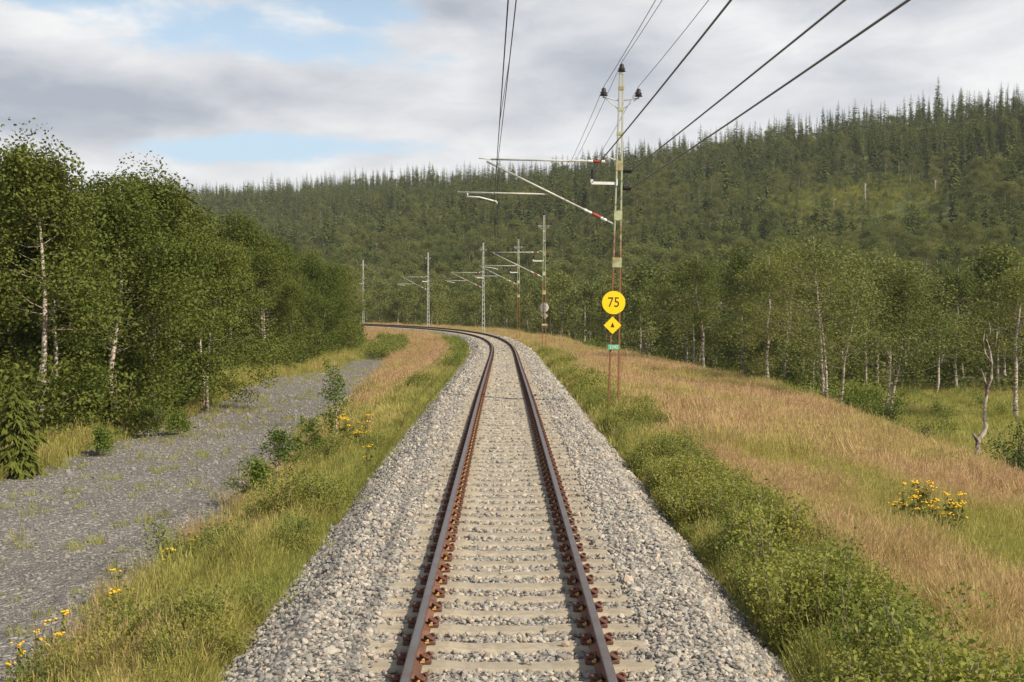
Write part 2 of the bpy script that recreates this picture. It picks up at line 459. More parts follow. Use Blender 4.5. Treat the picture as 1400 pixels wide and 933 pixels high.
def lump(x, y):
    return (np.sin(x * 0.9 + 1.3 * np.sin(y * 0.31)) * np.cos(y * 0.7 + np.sin(x * 0.43)) * 0.06
            + np.sin(x * 0.21 + 0.7) * np.sin(y * 0.17 + x * 0.05) * 0.12)

def wdist(x, y):
    return 0.649 * x + 0.761 * y

def height(x, y):
    shp = np.shape(x); x = np.asarray(x, float).ravel(); y = np.asarray(y, float).ravel()
    s, t = st_of(x, y)
    zt = np.interp(s, S, ZT)
    near = np.interp(t, [-70, -30, -14, -11.4, -4.9, -4.3, -2.9, -2.5, 2.4, 2.9, 4.2],
                     [-0.3, -0.6, -1.05, -1.25, -1.25, -1.15, -0.82, -0.82, -0.82, -0.62, -0.55])
    far = np.interp(t, [-70, -30, -14, -9, -5, -2.9, -2.5, 2.4, 2.9, 4.2], [-0.3, -0.6, -0.9, -0.9, -0.75, -0.7, -0.82, -0.82, -0.6, -0.5])
    f = np.clip((s - 105) / 40, 0, 1); L = near * (1 - f) + far * f
    c = crest(s)
    u = t - c
    zc = np.interp(s, [0, 26, 36, 50, 62, 78, 92, 120], [-1.9, -1.85, -1.72, -1.42, -1.15, -0.9, -0.62, -0.35])
    mid = -0.55 + (zc + 0.55) * np.clip((t - 4.2) / np.maximum(c - 4.2, 0.5), 0, 1) ** 1.25
    Rr = np.where(u < 0, mid, zc - 0.30 * u * np.clip(u / 3.0, 0, 1))
    Rr = np.maximum(Rr, -2.9 + 0.15 * np.sin(x * 0.2) * np.sin(y * 0.13))
    z = zt + np.where(t > 4.2, Rr, L)
    z = z + lump(x, y) * np.clip((np.abs(t) - 3.2) / 3, 0, 1)
    w = wdist(x, y)
    hill = np.interp(w, [-1e4, 150, 172, 200, 250, 300, 360, 420, 470, 505, 535, 570, 700, 1500], [0, 0, 0.8, 5.0, 14.0, 23.5, 36.0, 49, 60, 66, 68, 67, 60, 45])
    hm = np.clip((w - 150) / 150, 0, 1)
    z = z + hill + hm * (3.0 * np.sin(x * 0.021 + 1.0) * np.sin(y * 0.017) + 1.3 * np.sin(x * 0.061 + y * 0.043))
    far_r = np.clip((x - 20) / 170, 0, 1.3) * np.clip((w - 250) / 200, 0, 1) * 12
    z = z + far_r + np.interp(x, [-900, -250, -120, 0], [10, 5, 0, 0]) * hm
    return z.reshape(shp)

def axis(spec):
    out = []
    for a, b, d in spec: out += list(np.arange(a, b, d))
    return np.array(out + [spec[-1][1]])

def build_ground():
    xs = axis([(-2500, -600, 95), (-600, -120, 12), (-120, -40, 3), (-40, -16, 1), (-16, 18, 0.4), (18, 45, 1), (45, 140, 3), (140, 600, 11), (600, 2500, 95)])
    ys = axis([(-150, -20, 10), (-20, 6, 2), (6, 60, 0.6), (60, 130, 1.0), (130, 240, 2), (240, 700, 9), (700, 1200, 40), (1200, 4000, 140)])
    X, Y = np.meshgrid(xs, ys); Z = height(X, Y)
    n, m = X.shape; V = np.stack([X, Y, Z], -1).reshape(-1, 3)
    i = np.arange((n - 1) * (m - 1)); r, c = i // (m - 1), i % (m - 1); a = r * m + c
    Fq = np.stack([a, a + 1, a + m + 1, a + m], 1)
    s, t = st_of(X.ravel(), Y.ravel()); cr = crest(s)
    dry = ((t > 4.0) & (t < cr + 2)).astype(float) * 0.8
    dry = np.maximum(dry, ((t < -3.5) & (t > -8.0) & (s > 50)) * 0.9 + ((t < -3) & (t > -6) & (s <= 50)) * 0.5)
    w = wdist(X.ravel(), Y.ravel())
    wood = np.clip((t - cr - 12) / 8, 0, 1) * (t > 0) + np.clip((-12.5 - t) / 2, 0, 1) * (t < 0)
    me = np_mesh('ground', V, [Fq], M['ground'], smooth=True, attrs={'dry': dry, 'wood': wood})
    link('ground', me, kind='structure')
build_ground()

def strip(name, ss, tt, hh, m, **props):
    """sheet along the track: ss (n), tt (n,k), hh (n,k)"""
    n, k = tt.shape
    V = trk(ss[:, None], tt, 0.0); V[..., 2] += hh if True else 0
    i = np.arange((n - 1) * (k - 1)); r, c = i // (k - 1), i % (k - 1); a = r * k + c
    Fq = np.stack([a, a + 1, a + k + 1, a + k], 1)
    return link(name, np_mesh(name, V.reshape(-1, 3), [Fq], m, smooth=True), **props)

def ballast_h(t):
    return np.interp(np.abs(t), [0, 0.5, 0.75, 1.15, 1.25, 1.85, 2.8], [-0.215, -0.205, -0.21, -0.20, -0.165, -0.18, -0.86])

def build_ballast():
    ss = np.arange(-8, 300, 0.5); t = np.array([-2.8, -2.3, -1.85, -1.5, -1.25, -1.15, -0.75, -0.4, 0, 0.4, 0.75, 1.15, 1.25, 1.5, 1.85, 2.3, 2.8])
    tt = np.repeat(t[None], len(ss), 0); hh = ballast_h(tt) + rng.normal(0, 0.008, tt.shape)
    strip('ballast_bed', ss, tt, hh, M['ballast'], kind='structure')
build_ballast()

def build_road():
    ss = np.arange(-8, 128, 0.4); f = np.linspace(0, 1, 22)
    l, r = road_edges(ss)
    wig = np.convolve(rng.normal(0, 1, len(ss) + 20), np.ones(9) / 9, 'same')[:len(ss)]
    wig2 = np.convolve(rng.normal(0, 1, len(ss) + 20), np.ones(9) / 9, 'same')[:len(ss)]
    l = l + wig * 0.8; r = r + wig2 * 0.5
    r = np.maximum(r, l + 0.2)
    tt = l[:, None] + (r - l)[:, None] * f[None]
    P = trk(ss[:, None], tt, 0.0)
    z = height(P[..., 0], P[..., 1]) + 0.025
    P[..., 2] = z; n, k = tt.shape
    i = np.arange((n - 1) * (k - 1)); rr, c = i // (k - 1), i % (k - 1); a = rr * k + c
    link('gravel_road', np_mesh('gravel_road', P.reshape(-1, 3), [np.stack([a, a + 1, a + k + 1, a + k], 1)], M['gravel'], smooth=True), kind='structure')
build_road()


# ---------------------------------------------------------------- the railway track
def rail_mesh(side):
    prof = [(-.07, -.159), (.07, -.159), (.07, -.148), (.02, -.135), (.009, -.12), (.009, -.05), (.0345, -.037), (.036, -.008), (.028, -.001), (.012, 0.0),
            (-.012, 0.0), (-.028, -.001), (-.036, -.008), (-.0345, -.037), (-.009, -.05), (-.009, -.12), (-.02, -.135), (-.07, -.148)]
    ss = np.concatenate([np.arange(-8, 85, 2.0), np.arange(85, 300, 0.8)]); k = len(prof); V = []
    for s_ in ss:
        V.append(np.stack([trk(s_, side * 0.7535 + p[0], p[1]) for p in prof]))
    n = len(ss); Q = []; mi = []
    for i in range(n - 1):
        for j in range(k):
            Q.append((i * k + j, i * k + (j + 1) % k, (i + 1) * k + (j + 1) % k, (i + 1) * k + j)); mi.append(0 if 7 <= j <= 11 else 1)
    return np_mesh('rail', np.concatenate(V), [np.array(Q)], [M['rail_top'], M['rail_rust']], mi)

def sleeper_mesh():
    mb = MB(); prof = [(-.14, -.38), (.14, -.38), (.14, -.22), (.10, -.168), (-.10, -.168), (-.14, -.22)]   # (y, z)
    xs = [-1.2, -1.17, -0.95, -0.5, -0.35, 0.35, 0.5, 0.95, 1.17, 1.2]
    dz = [-.02, 0, 0, 0, -.018, -.018, 0, 0, 0, -.02]; V = []
    for x, d in zip(xs, dz):
        V += [(x, y, z + (d if z > -.2 else 0)) for y, z in prof]
    k = 6; Q = [(i * k + j, i * k + (j + 1) % k, (i + 1) * k + (j + 1) % k, (i + 1) * k + j) for i in range(len(xs) - 1) for j in range(k)]
    e = (len(xs) - 1) * k
    mb.add(V, Q + [(0, 3, 2, 1), (0, 5, 4, 3), (e, e + 1, e + 2, e + 3), (e, e + 3, e + 4, e + 5)])
    return mb.mesh('sleeper', M['concrete'])

def clip_mesh():
    """spring clip in its cast shoulder; +x points away from the rail"""
    mb = MB()
    mb.box((0.045, 0, -0.150), (0.06, 0.10, 0.045), bev=0.012)
    mb.box((0.045, 0, -0.125), (0.035, 0.055, 0.04), bev=0.012)
    a = np.linspace(0.3, 2 * math.pi - 0.5, 14)
    pts = np.stack([0.03 + 0.042 * np.cos(a), 0.052 * np.sin(a), -0.105 + 0.012 * np.sin(2 * a)], 1)
    pts = np.concatenate([pts, [[0.00, -0.03, -0.12], [-0.035, -0.02, -0.132]]])
    mb.tube(pts, 0.0125, 6)
    mb.tube([(-0.02, 0.025, -0.13), (0.03, 0.03, -0.112), (0.075, 0.025, -0.115)], 0.0125, 6)
    return mb.mesh('rail_clip', M['clip'])

def pad_mesh():
    mb = MB(); mb.box((0, 0, -0.138), (0.035, 0.075, 0.022), bev=0.008)
    mb.box((0.008, -0.02, -0.122), (0.02, 0.03, 0.02), bev=0.006)
    return mb.mesh('insulator_pad', M['pad'])

def build_track():
    root = thing('railway_track', 'single railway track of rusty brown rails on concrete sleepers curving left into the wood', 'railway track')
    for sd_ in (-1, 1): link('rail', rail_mesh(sd_), root)
    sm, cm, pm = sleeper_mesh(), clip_mesh(), pad_mesh()
    s0 = 8.1; positions = s0 + 0.6 * np.arange(100)
    for s_ in positions:
        th = float(np.interp(s_, S, TH)); p = trk(s_, 0.0, 0.0)
        o = link('sleeper', sm, root, p); o.rotation_euler = (rng.normal(0, .008), -float(np.interp(s_, S, CANT)), th + rng.normal(0, .004))
        for sd_ in (-1, 1):
            for q in (-1, 1):
                c = link('rail_clip', cm, o, (sd_ * 0.7535 + q * 0.062, rng.normal(0, .006), 0)); c.rotation_euler = (0, 0, (0 if q > 0 else math.pi) + rng.normal(0, .06))
            q = -sd_
            link('insulator_pad', pm, o, (sd_ * 0.7535 + q * 0.068, -0.055, 0.004))
    # the sleepers beyond, too many for parts of their own
    base = np.empty(len(sm.vertices) * 3, np.float32); sm.vertices.foreach_get('co', base); base = base.reshape(-1, 3)
    cb = np.empty(len(cm.vertices) * 3, np.float32); cm.vertices.foreach_get('co', cb); cb = cb.reshape(-1, 3)
    mb = MB()
    sq = [tuple(p.vertices) for p in sm.polygons]; cq = [tuple(p.vertices) for p in cm.polygons if len(p.vertices) == 4]
    rest = np.concatenate([[-3.3 + .6 * k for k in range(19)], s0 + 0.6 * np.arange(100, 330)])
    for s_ in rest:
        mb.add(trk(s_ + base[:, 1], base[:, 0], base[:, 2]), sq, m=0)
        if s_ < 170:
            for sd_ in (-1, 1):
                for q in (-1, 1):
                    mb.add(trk(s_ + cb[:, 1], sd_ * 0.7535 + q * (0.062 + cb[:, 0]), cb[:, 2]), cq, m=1)
    o = mb.build('sleepers', [M['concrete'], M['clip']], root); o['kind'] = 'stuff'
build_track()


# ---------------------------------------------------------------- scattered stuff (geometry nodes)
def scatter(name, label, cat, P, protos, rot, scl, idx, tint=None, tilt=None):
    me = bpy.data.meshes.new(name); P = np.asarray(P, np.float32)
    me.vertices.add(len(P)); me.vertices.foreach_set('co', P.ravel())
    rv = np.zeros((len(P), 3), np.float32); rv[:, 2] = rot
    if tilt is not None: rv[:, :2] = tilt
    a = me.attributes.new('rot', 'FLOAT_VECTOR', 'POINT'); a.data.foreach_set('vector', rv.ravel())
    sv = np.asarray(scl, np.float32); sv = np.repeat(sv[:, None], 3, 1) if sv.ndim == 1 else sv
    a = me.attributes.new('scl', 'FLOAT_VECTOR', 'POINT'); a.data.foreach_set('vector', sv.ravel())
    a = me.attributes.new('idx', 'INT', 'POINT'); a.data.foreach_set('value', np.asarray(idx, np.int32))
    a = me.attributes.new('tint', 'FLOAT', 'POINT'); a.data.foreach_set('value', np.zeros(len(P), np.float32) if tint is None else np.asarray(tint, np.float32))
    ob = link(name, me); ob['kind'] = 'stuff'; tag(ob, label, cat)
    g = bpy.data.node_groups.new(name + ' scatter', 'GeometryNodeTree')
    g.interface.new_socket('Geometry', in_out='INPUT', socket_type='NodeSocketGeometry')
    g.interface.new_socket('Geometry', in_out='OUTPUT', socket_type='NodeSocketGeometry')
    w = NT(g); gi = w.new('NodeGroupInput'); go = w.new('NodeGroupOutput'); jn = w.new('GeometryNodeJoinGeometry')
    def att(nm, typ):
        n = w.new('GeometryNodeInputNamedAttribute', data_type=typ); n.inputs['Name'].default_value = nm
        return n.outputs['Attribute']
    ar, asc, ai = att('rot', 'FLOAT_VECTOR'), att('scl', 'FLOAT_VECTOR'), att('idx', 'INT')
    for k, pm in enumerate(protos):
        po = bpy.data.objects.new(pm.name + '_source', pm)          # never linked to the scene itself
        oi = w.new('GeometryNodeObjectInfo'); oi.inputs['Object'].default_value = po
        cmp = w.new('FunctionNodeCompare', data_type='INT', operation='EQUAL')
        ins = [s_ for s_ in cmp.inputs if s_.type == 'INT']
        w.l.new(ai, ins[0]); ins[1].default_value = k
        ip = w.new('GeometryNodeInstanceOnPoints')
        w.l.new(gi.outputs[0], ip.inputs['Points']); w.l.new(oi.outputs['Geometry'], ip.inputs['Instance'])
        w.l.new(cmp.outputs[0], ip.inputs['Selection']); w.l.new(ar, ip.inputs['Rotation']); w.l.new(asc, ip.inputs['Scale'])
        w.l.new(ip.outputs[0], jn.inputs[0])
    w.l.new(jn.outputs[0], go.inputs[0])
    md = ob.modifiers.new('scatter', 'NODES'); md.node_group = g
    return ob

# stones
def stone_mesh(seed):
    r = np.random.default_rng(seed)
    import bmesh
    bm = bmesh.new(); bmesh.ops.create_icosphere(bm, subdivisions=1, radius=1.0)
    for v in bm.verts:
        n = v.co.copy(); k = r.uniform(0.72, 1.15); v.co = n * k
    planes = r.normal(0, 1, (5, 3)); planes /= np.linalg.norm(planes, axis=1)[:, None]
    for v in bm.verts:
        for p in planes:
            d = v.co.dot(Vector(p)) - 0.68
            if d > 0: v.co -= Vector(p) * d
        v.co.z *= 0.75
    me = bpy.data.meshes.new('stone'); bm.to_mesh(me); bm.free(); me.materials.append(M['stone'])
    return me
STONES = [stone_mesh(k) for k in range(7)]

def inframe(P, m=60, far=1e9):
    d = np.maximum(P[:, 1], .1); u = U0 + (P[:, 0] - CX) / d * F; v = V0 + (CZ - P[:, 2]) / d * F
    return (u > -m) & (u < 1400 + m) & (v < 933 + m * 1.5) & (P[:, 1] > 2) & (P[:, 1] < far)

def build_stones():
    Ps = []; Sc = []; Tn = []
    for a, b, dens, sz in ((7, 14, 440, .026), (14, 24, 290, .029), (24, 42, 130, .036), (42, 75, 45, .05), (75, 130, 14, .07)):
        n = int((b - a) * 5.4 * dens); s_ = rng.uniform(a, b, n); t = rng.uniform(-2.75, 2.75, n)
        # keep sleeper tops nearly clear, and the rails clear
        ph = np.abs(((s_ - 8.1) / 0.6 + 0.5) % 1.0 - 0.5) * 0.6
        on = (ph < 0.12) & (np.abs(t) < 1.12 + rng.normal(0, 0.06, n))
        keep = (~on | (rng.random(n) < 0.012)) & (np.abs(np.abs(t) - 0.7535) > 0.12)
        s_, t = s_[keep], t[keep]
        p = trk(s_, t, 0.0); p[:, 2] += ballast_h(t) + 0.004 + np.where((ph[keep] < .12) & (np.abs(t) < 1.1), .04, 0) + rng.uniform(-.006, .014, len(t))
        Ps.append(p); Sc.append(sz * np.exp(rng.normal(0, 0.28, len(t)))); Tn.append(np.clip(np.exp(-((np.abs(t) - .7535) / .22) ** 2) * rng.uniform(.2, 1.1, len(t)) + (rng.random(len(t)) < .06) * .6, 0, 1))
    P = np.concatenate(Ps); sc = np.concatenate(Sc); tn = np.concatenate(Tn); k = inframe(P, 250); P, sc, tn = P[k], sc[k], tn[k]; n = len(P)
    scatter('ballast_stones', 'loose grey ballast stones heaped round the sleepers', 'ballast', P, STONES, rng.uniform(0, 6.28, n), sc[:, None] * rng.uniform(.75, 1.25, (n, 3)),
            rng.integers(0, 7, n), tn, tilt=rng.uniform(-.8, .8, (n, 2)))
    # road gravel
    Ps = []; Sc = []
    for a, b, dens, sz in ((10, 24, 60, .022), (24, 45, 32, .027), (45, 90, 10, .04)):
        n = int((b - a) * 8 * dens); s_ = rng.uniform(a, b, n); l, r = road_edges(s_); t = rng.uniform(-13, -5.3, n)
        k = (t > l + .3) & (t < r - .2); p = trk(s_[k], t[k], 0.0); p[:, 2] = height(p[:, 0], p[:, 1]) + 0.03
        Ps.append(p); Sc.append(sz * np.exp(rng.normal(0, .35, k.sum())))
    P = np.concatenate(Ps); sc = np.concatenate(Sc); k = inframe(P, 300); P, sc = P[k], sc[k]; n = len(P)
    scatter('road_gravel', 'loose dark grey stones lying on the gravel road', 'gravel', P, STONES, rng.uniform(0, 6.28, n), sc[:, None] * rng.uniform(.75, 1.25, (n, 3)), rng.integers(0, 7, n), -np.ones(n),
            tilt=rng.uniform(-.8, .8, (n, 2)))
build_stones()

# grass tufts and shrub clumps
def tuft_mesh(seed, n, h, spread, wid, heads):
    r = np.random.default_rng(seed); V = []; Q = []; T = []; H = []
    for i in range(n):
        a = r.uniform(0, 6.28); rad = spread * math.sqrt(r.random()); b = np.array([rad * math.cos(a), rad * math.sin(a), -0.03])
        hh = h * r.uniform(.55, 1.15); la = a + r.normal(0, .8); lean = hh * r.uniform(.05, .55)
        dirn = np.array([math.cos(la), math.sin(la), 0]); sdv = np.array([-math.sin(la + r.normal(0, .7)), math.cos(la), 0]) * wid * r.uniform(.6, 1.3)
        p1 = b + dirn * lean * .3 + np.array([0, 0, hh * .6]); p2 = b + dirn * lean + np.array([0, 0, hh])
        k = len(V); V += [b - sdv, b + sdv, p1 + sdv * .8, p1 - sdv * .8, p2]; H += [0, 0, .6, .6, 1]
        Q.append((k, k + 1, k + 2, k + 3)); T.append((k + 3, k + 2, k + 4))
        if heads and r.random() < heads:
            k = len(V); q = p2 - dirn * lean * .1; u = sdv * 1.1
            V += [q - u + [0, 0, -.02], q + u, q + dirn * .03 + [0, 0, h * .15] + u * .5, q + dirn * .03 + [0, 0, h * .17] - u * .5]; H += [1, 1, 1, 1]; Q.append((k, k + 1, k + 2, k + 3))
    return np_mesh('grass_tuft', np.array(V), [np.array(Q), np.array(T)], M['grass'], attrs={'hgt': H})
TUFTS = [tuft_mesh(10 + k, 80, .37, .20, .0028, .4) for k in range(3)] + [tuft_mesh(20 + k, 50, .20, .17, .005, 0) for k in range(2)] \
    + [tuft_mesh(30 + k, 100, .40, .48, .0065, .4) for k in range(2)] + [tuft_mesh(40, 80, .26, .45, .012, 0)]     # 0-2 tall, 3-4 short, 5-6 tall far, 7 short far

def leaf_quads(C, L, W, r, up=0.35):
    n = len(C); nr = r.normal(0, 1, (n, 3)); nr[:, 2] = np.abs(nr[:, 2]) * 1.1 + .35; nr /= np.linalg.norm(nr, axis=1)[:, None]
    d = r.normal(0, 1, (n, 3)); d[:, 2] -= up; d = np.cross(np.cross(nr, d), nr); d /= np.linalg.norm(d, axis=1)[:, None]
    e = np.cross(nr, d)
    k = r.uniform(.65, 1.35, n)[:, None]
    V = np.stack([C - d * L * k * .5, C + e * W * k * .5, C + d * L * k * .5, C - e * W * k * .5], 1).reshape(-1, 3)
    return V, np.arange(4 * n).reshape(n, 4)

def clump_mesh(seed, n, rad, h, L, m):
    r = np.random.default_rng(seed); mb = MB()
    ns = 9; tips = []
    for i in range(ns):
        a = r.uniform(0, 6.28); q = rad * r.uniform(.15, .85); tip = np.array([q * math.cos(a), q * math.sin(a), h * r.uniform(.55, 1.1)])
        mb.tube([(tip[0] * .15, tip[1] * .15, -.05), tip * [.6, .6, .55], tip], [.006, .004, .002], 4, m=1); tips.append(tip)
    tips = np.array(tips); i = r.integers(0, ns, n); f = np.sqrt(r.uniform(.02, 1.1, n))[:, None]
    C = tips[i] * np.concatenate([.35 + .65 * f, .35 + .65 * f, f], 1) + r.normal(0, rad * .22, (n, 3)) * [1, 1, .7]
    C[:, 2] = np.maximum(C[:, 2], .01)
    V, Q = leaf_quads(C, L, L * .6, r, .1); mb.add(V, Q, m=0)
    return mb.mesh('shrub_clump', [m, M['limb']])
CLUMPS = [clump_mesh(50 + k, 900, .34, .55, .034, M['bush_leaf']) for k in range(3)] + [clump_mesh(60 + k, 420, .55, .75, .085, M['bush_leaf']) for k in range(2)] + [clump_mesh(70 + k, 1100, .55, .75, .05, M['birch_leaf']) for k in range(2)]

def vnoise(x, y, sc, seed):
    r = np.random.default_rng(seed); G = r.random((64, 64)); x = x / sc; y = y / sc
    i = np.floor(x).astype(int); j = np.floor(y).astype(int); fx = x - i; fy = y - j; fx = fx * fx * (3 - 2 * fx); fy = fy * fy * (3 - 2 * fy)
    g = lambda a, b: G[a % 64, b % 64]
    return (g(i, j) * (1 - fx) + g(i + 1, j) * fx) * (1 - fy) + (g(i, j + 1) * (1 - fx) + g(i + 1, j + 1) * fx) * fy

def ground_pts(s_, t):
    p = trk(s_, t, 0.0); p[:, 2] = height(p[:, 0], p[:, 1]); return p

def build_meadow():
    P = []; I = []; SC = []; T = []
    def put(p, short, far, tint, sc):
        n = len(p)
        P.append(p); T.append(np.clip(tint + rng.normal(0, .12, n), 0, 1)); SC.append(sc * rng.uniform(.75, 1.3, n))
        a = np.where(far, rng.integers(5, 7, n), rng.integers(0, 3, n)); b = np.where(far, 7, rng.integers(3, 5, n)); I.append(np.where(short, b, a))
    # right straw field and the slope behind it
    for a, b, dens, far in ((6, 16, 30, 0), (16, 30, 26, 0), (30, 55, 13, 1), (55, 125, 8, 1)):
        n = int((b - a) * 16 * dens); s_ = rng.uniform(a, b, n); t = rng.uniform(2.6, 18, n); c = crest(s_); k = (t < c + 5); s_, t, c = s_[k], t[k], c[k]
        p = ground_pts(s_, t); nn = vnoise(p[:, 0], p[:, 1], 2.2, 1) * .6 + vnoise(p[:, 0], p[:, 1], .8, 2) * .4
        greenband = np.exp(-((t - (6.6 + .02 * s_)) / 1.3) ** 2) * np.clip((45 - s_) / 20, 0, 1)
        big = vnoise(p[:, 0], p[:, 1], 5.0, 31); tint = .98 - .75 * np.clip(nn - .42, 0, 1) - .85 * np.clip(big - .52, 0, 1) - .3 * greenband - np.clip((4.3 - t) / 1.5, 0, 1) * .5
        edge = np.clip((t - c) / 3, 0, 1); tint = tint - edge * .4 * (s_ > 42) - .6 * np.clip((26 - s_) / 8, 0, 1) * np.clip((t - 6) / 2, 0, 1)
        put(p, rng.random(len(p)) < np.where(tint < .5, .65, .15), far, tint, .85)
    # forest floor glade on the right
    n = 9000; x = rng.uniform(10, 60, n); y = rng.uniform(25, 95, n); s_, t = st_of(x, y); k = (t > crest(s_) + 4) & (x / y < .5); x, y = x[k], y[k]
    p = np.stack([x, y, height(x, y)], 1); nn = vnoise(x, y, 3, 5); put(p, rng.random(len(p)) < .6, 1, .5 - .45 * nn, .9)
    # left verge between track and gravel road
    for a, b, dens, far in ((7, 20, 34, 0), (20, 36, 24, 0), (36, 60, 15, 1), (60, 130, 9, 1), (130, 205, 5, 1)):
        n = int((b - a) * 9 * dens); s_ = rng.uniform(a, b, n); t = -rng.uniform(2.55, 11, n); l, r = road_edges(s_)
        r = np.where(s_ > 126, -14, r + .25 * np.sin(s_ * 1.7) + .2 * np.sin(s_ * .6)); k = (t > r + rng.normal(0, .18, n)); s_, t = s_[k], t[k]
        p = ground_pts(s_, t); nn = vnoise(p[:, 0], p[:, 1], 1.6, 7) * .55 + vnoise(p[:, 0], p[:, 1], .6, 8) * .45
        dryb = np.clip((s_ - 45) / 25, 0, 1) * np.clip((-t - 3.2) / 1.0, 0, 1)
        tint = .44 + .75 * (nn - .5) + .42 * dryb + .30 * np.exp(-((t + 5.1) / .6) ** 2) - .25 * np.clip((t + 3.4) / .6, 0, 1)
        put(p, rng.random(len(p)) < np.where(tint < .4, .4, .1), far, tint, np.where(t > -3.0, .7, .95))
    # verge beyond the road, along the left wood
    for a, b, dens in ((14, 45, 12), (45, 130, 7)):
        n = int((b - a) * 6 * dens); s_ = rng.uniform(a, b, n); l, r = road_edges(s_); t = l + .5 - rng.uniform(0, 5, n) * np.clip(rng.random(n) + .2, 0, 1)
        p = ground_pts(s_, t); nn = vnoise(p[:, 0], p[:, 1], 1.7, 9); put(p, rng.random(len(p)) < .45, s_ > 30, .12 + .55 * nn, .95)
    # outer verge beyond the curve
    n = 5500; s_ = rng.uniform(95, 225, n); t = rng.uniform(2.7, 9, n); p = ground_pts(s_, t); put(p, rng.random(n) < .2, 1, .55 + .4 * vnoise(p[:, 0], p[:, 1], 4, 3), .9)
    n = 46; s_ = rng.uniform(9, 60, n); t = -2.75 + np.abs(rng.normal(0, .35, n)); p = trk(s_, t, 0.0); p[:, 2] += ballast_h(t); put(p, np.ones(n, bool), 0, .2 + 0 * s_, .6)
    # tufts on the road itself
    n = 1100; s_ = rng.uniform(12, 110, n); l, r = road_edges(s_); t = l + (r - l) * np.where(rng.random(n) < .6, rng.beta(1, 4, n), rng.random(n)); p = ground_pts(s_, t); put(p, np.ones(n, bool), 0, .2 + 0 * s_, .8)
    P = np.concatenate(P); I = np.concatenate(I); SC = np.concatenate(SC); T = np.concatenate(T)
    k = inframe(P, 480); P, I, SC, T = P[k], I[k], SC[k], T[k]
    scatter('meadow_grass', 'tall straw coloured and green grass on both sides of the track', 'grass', P, TUFTS, rng.uniform(0, 6.28, len(P)), SC * (.65 + .7 * vnoise(P[:, 0], P[:, 1], .75, 41)), I, T, tilt=rng.normal(0, .22, (len(P), 2)) + ((vnoise(P[:, 0], P[:, 1], 1.6, 42) - .5) * .7)[:, None])
    print('grass', len(P))

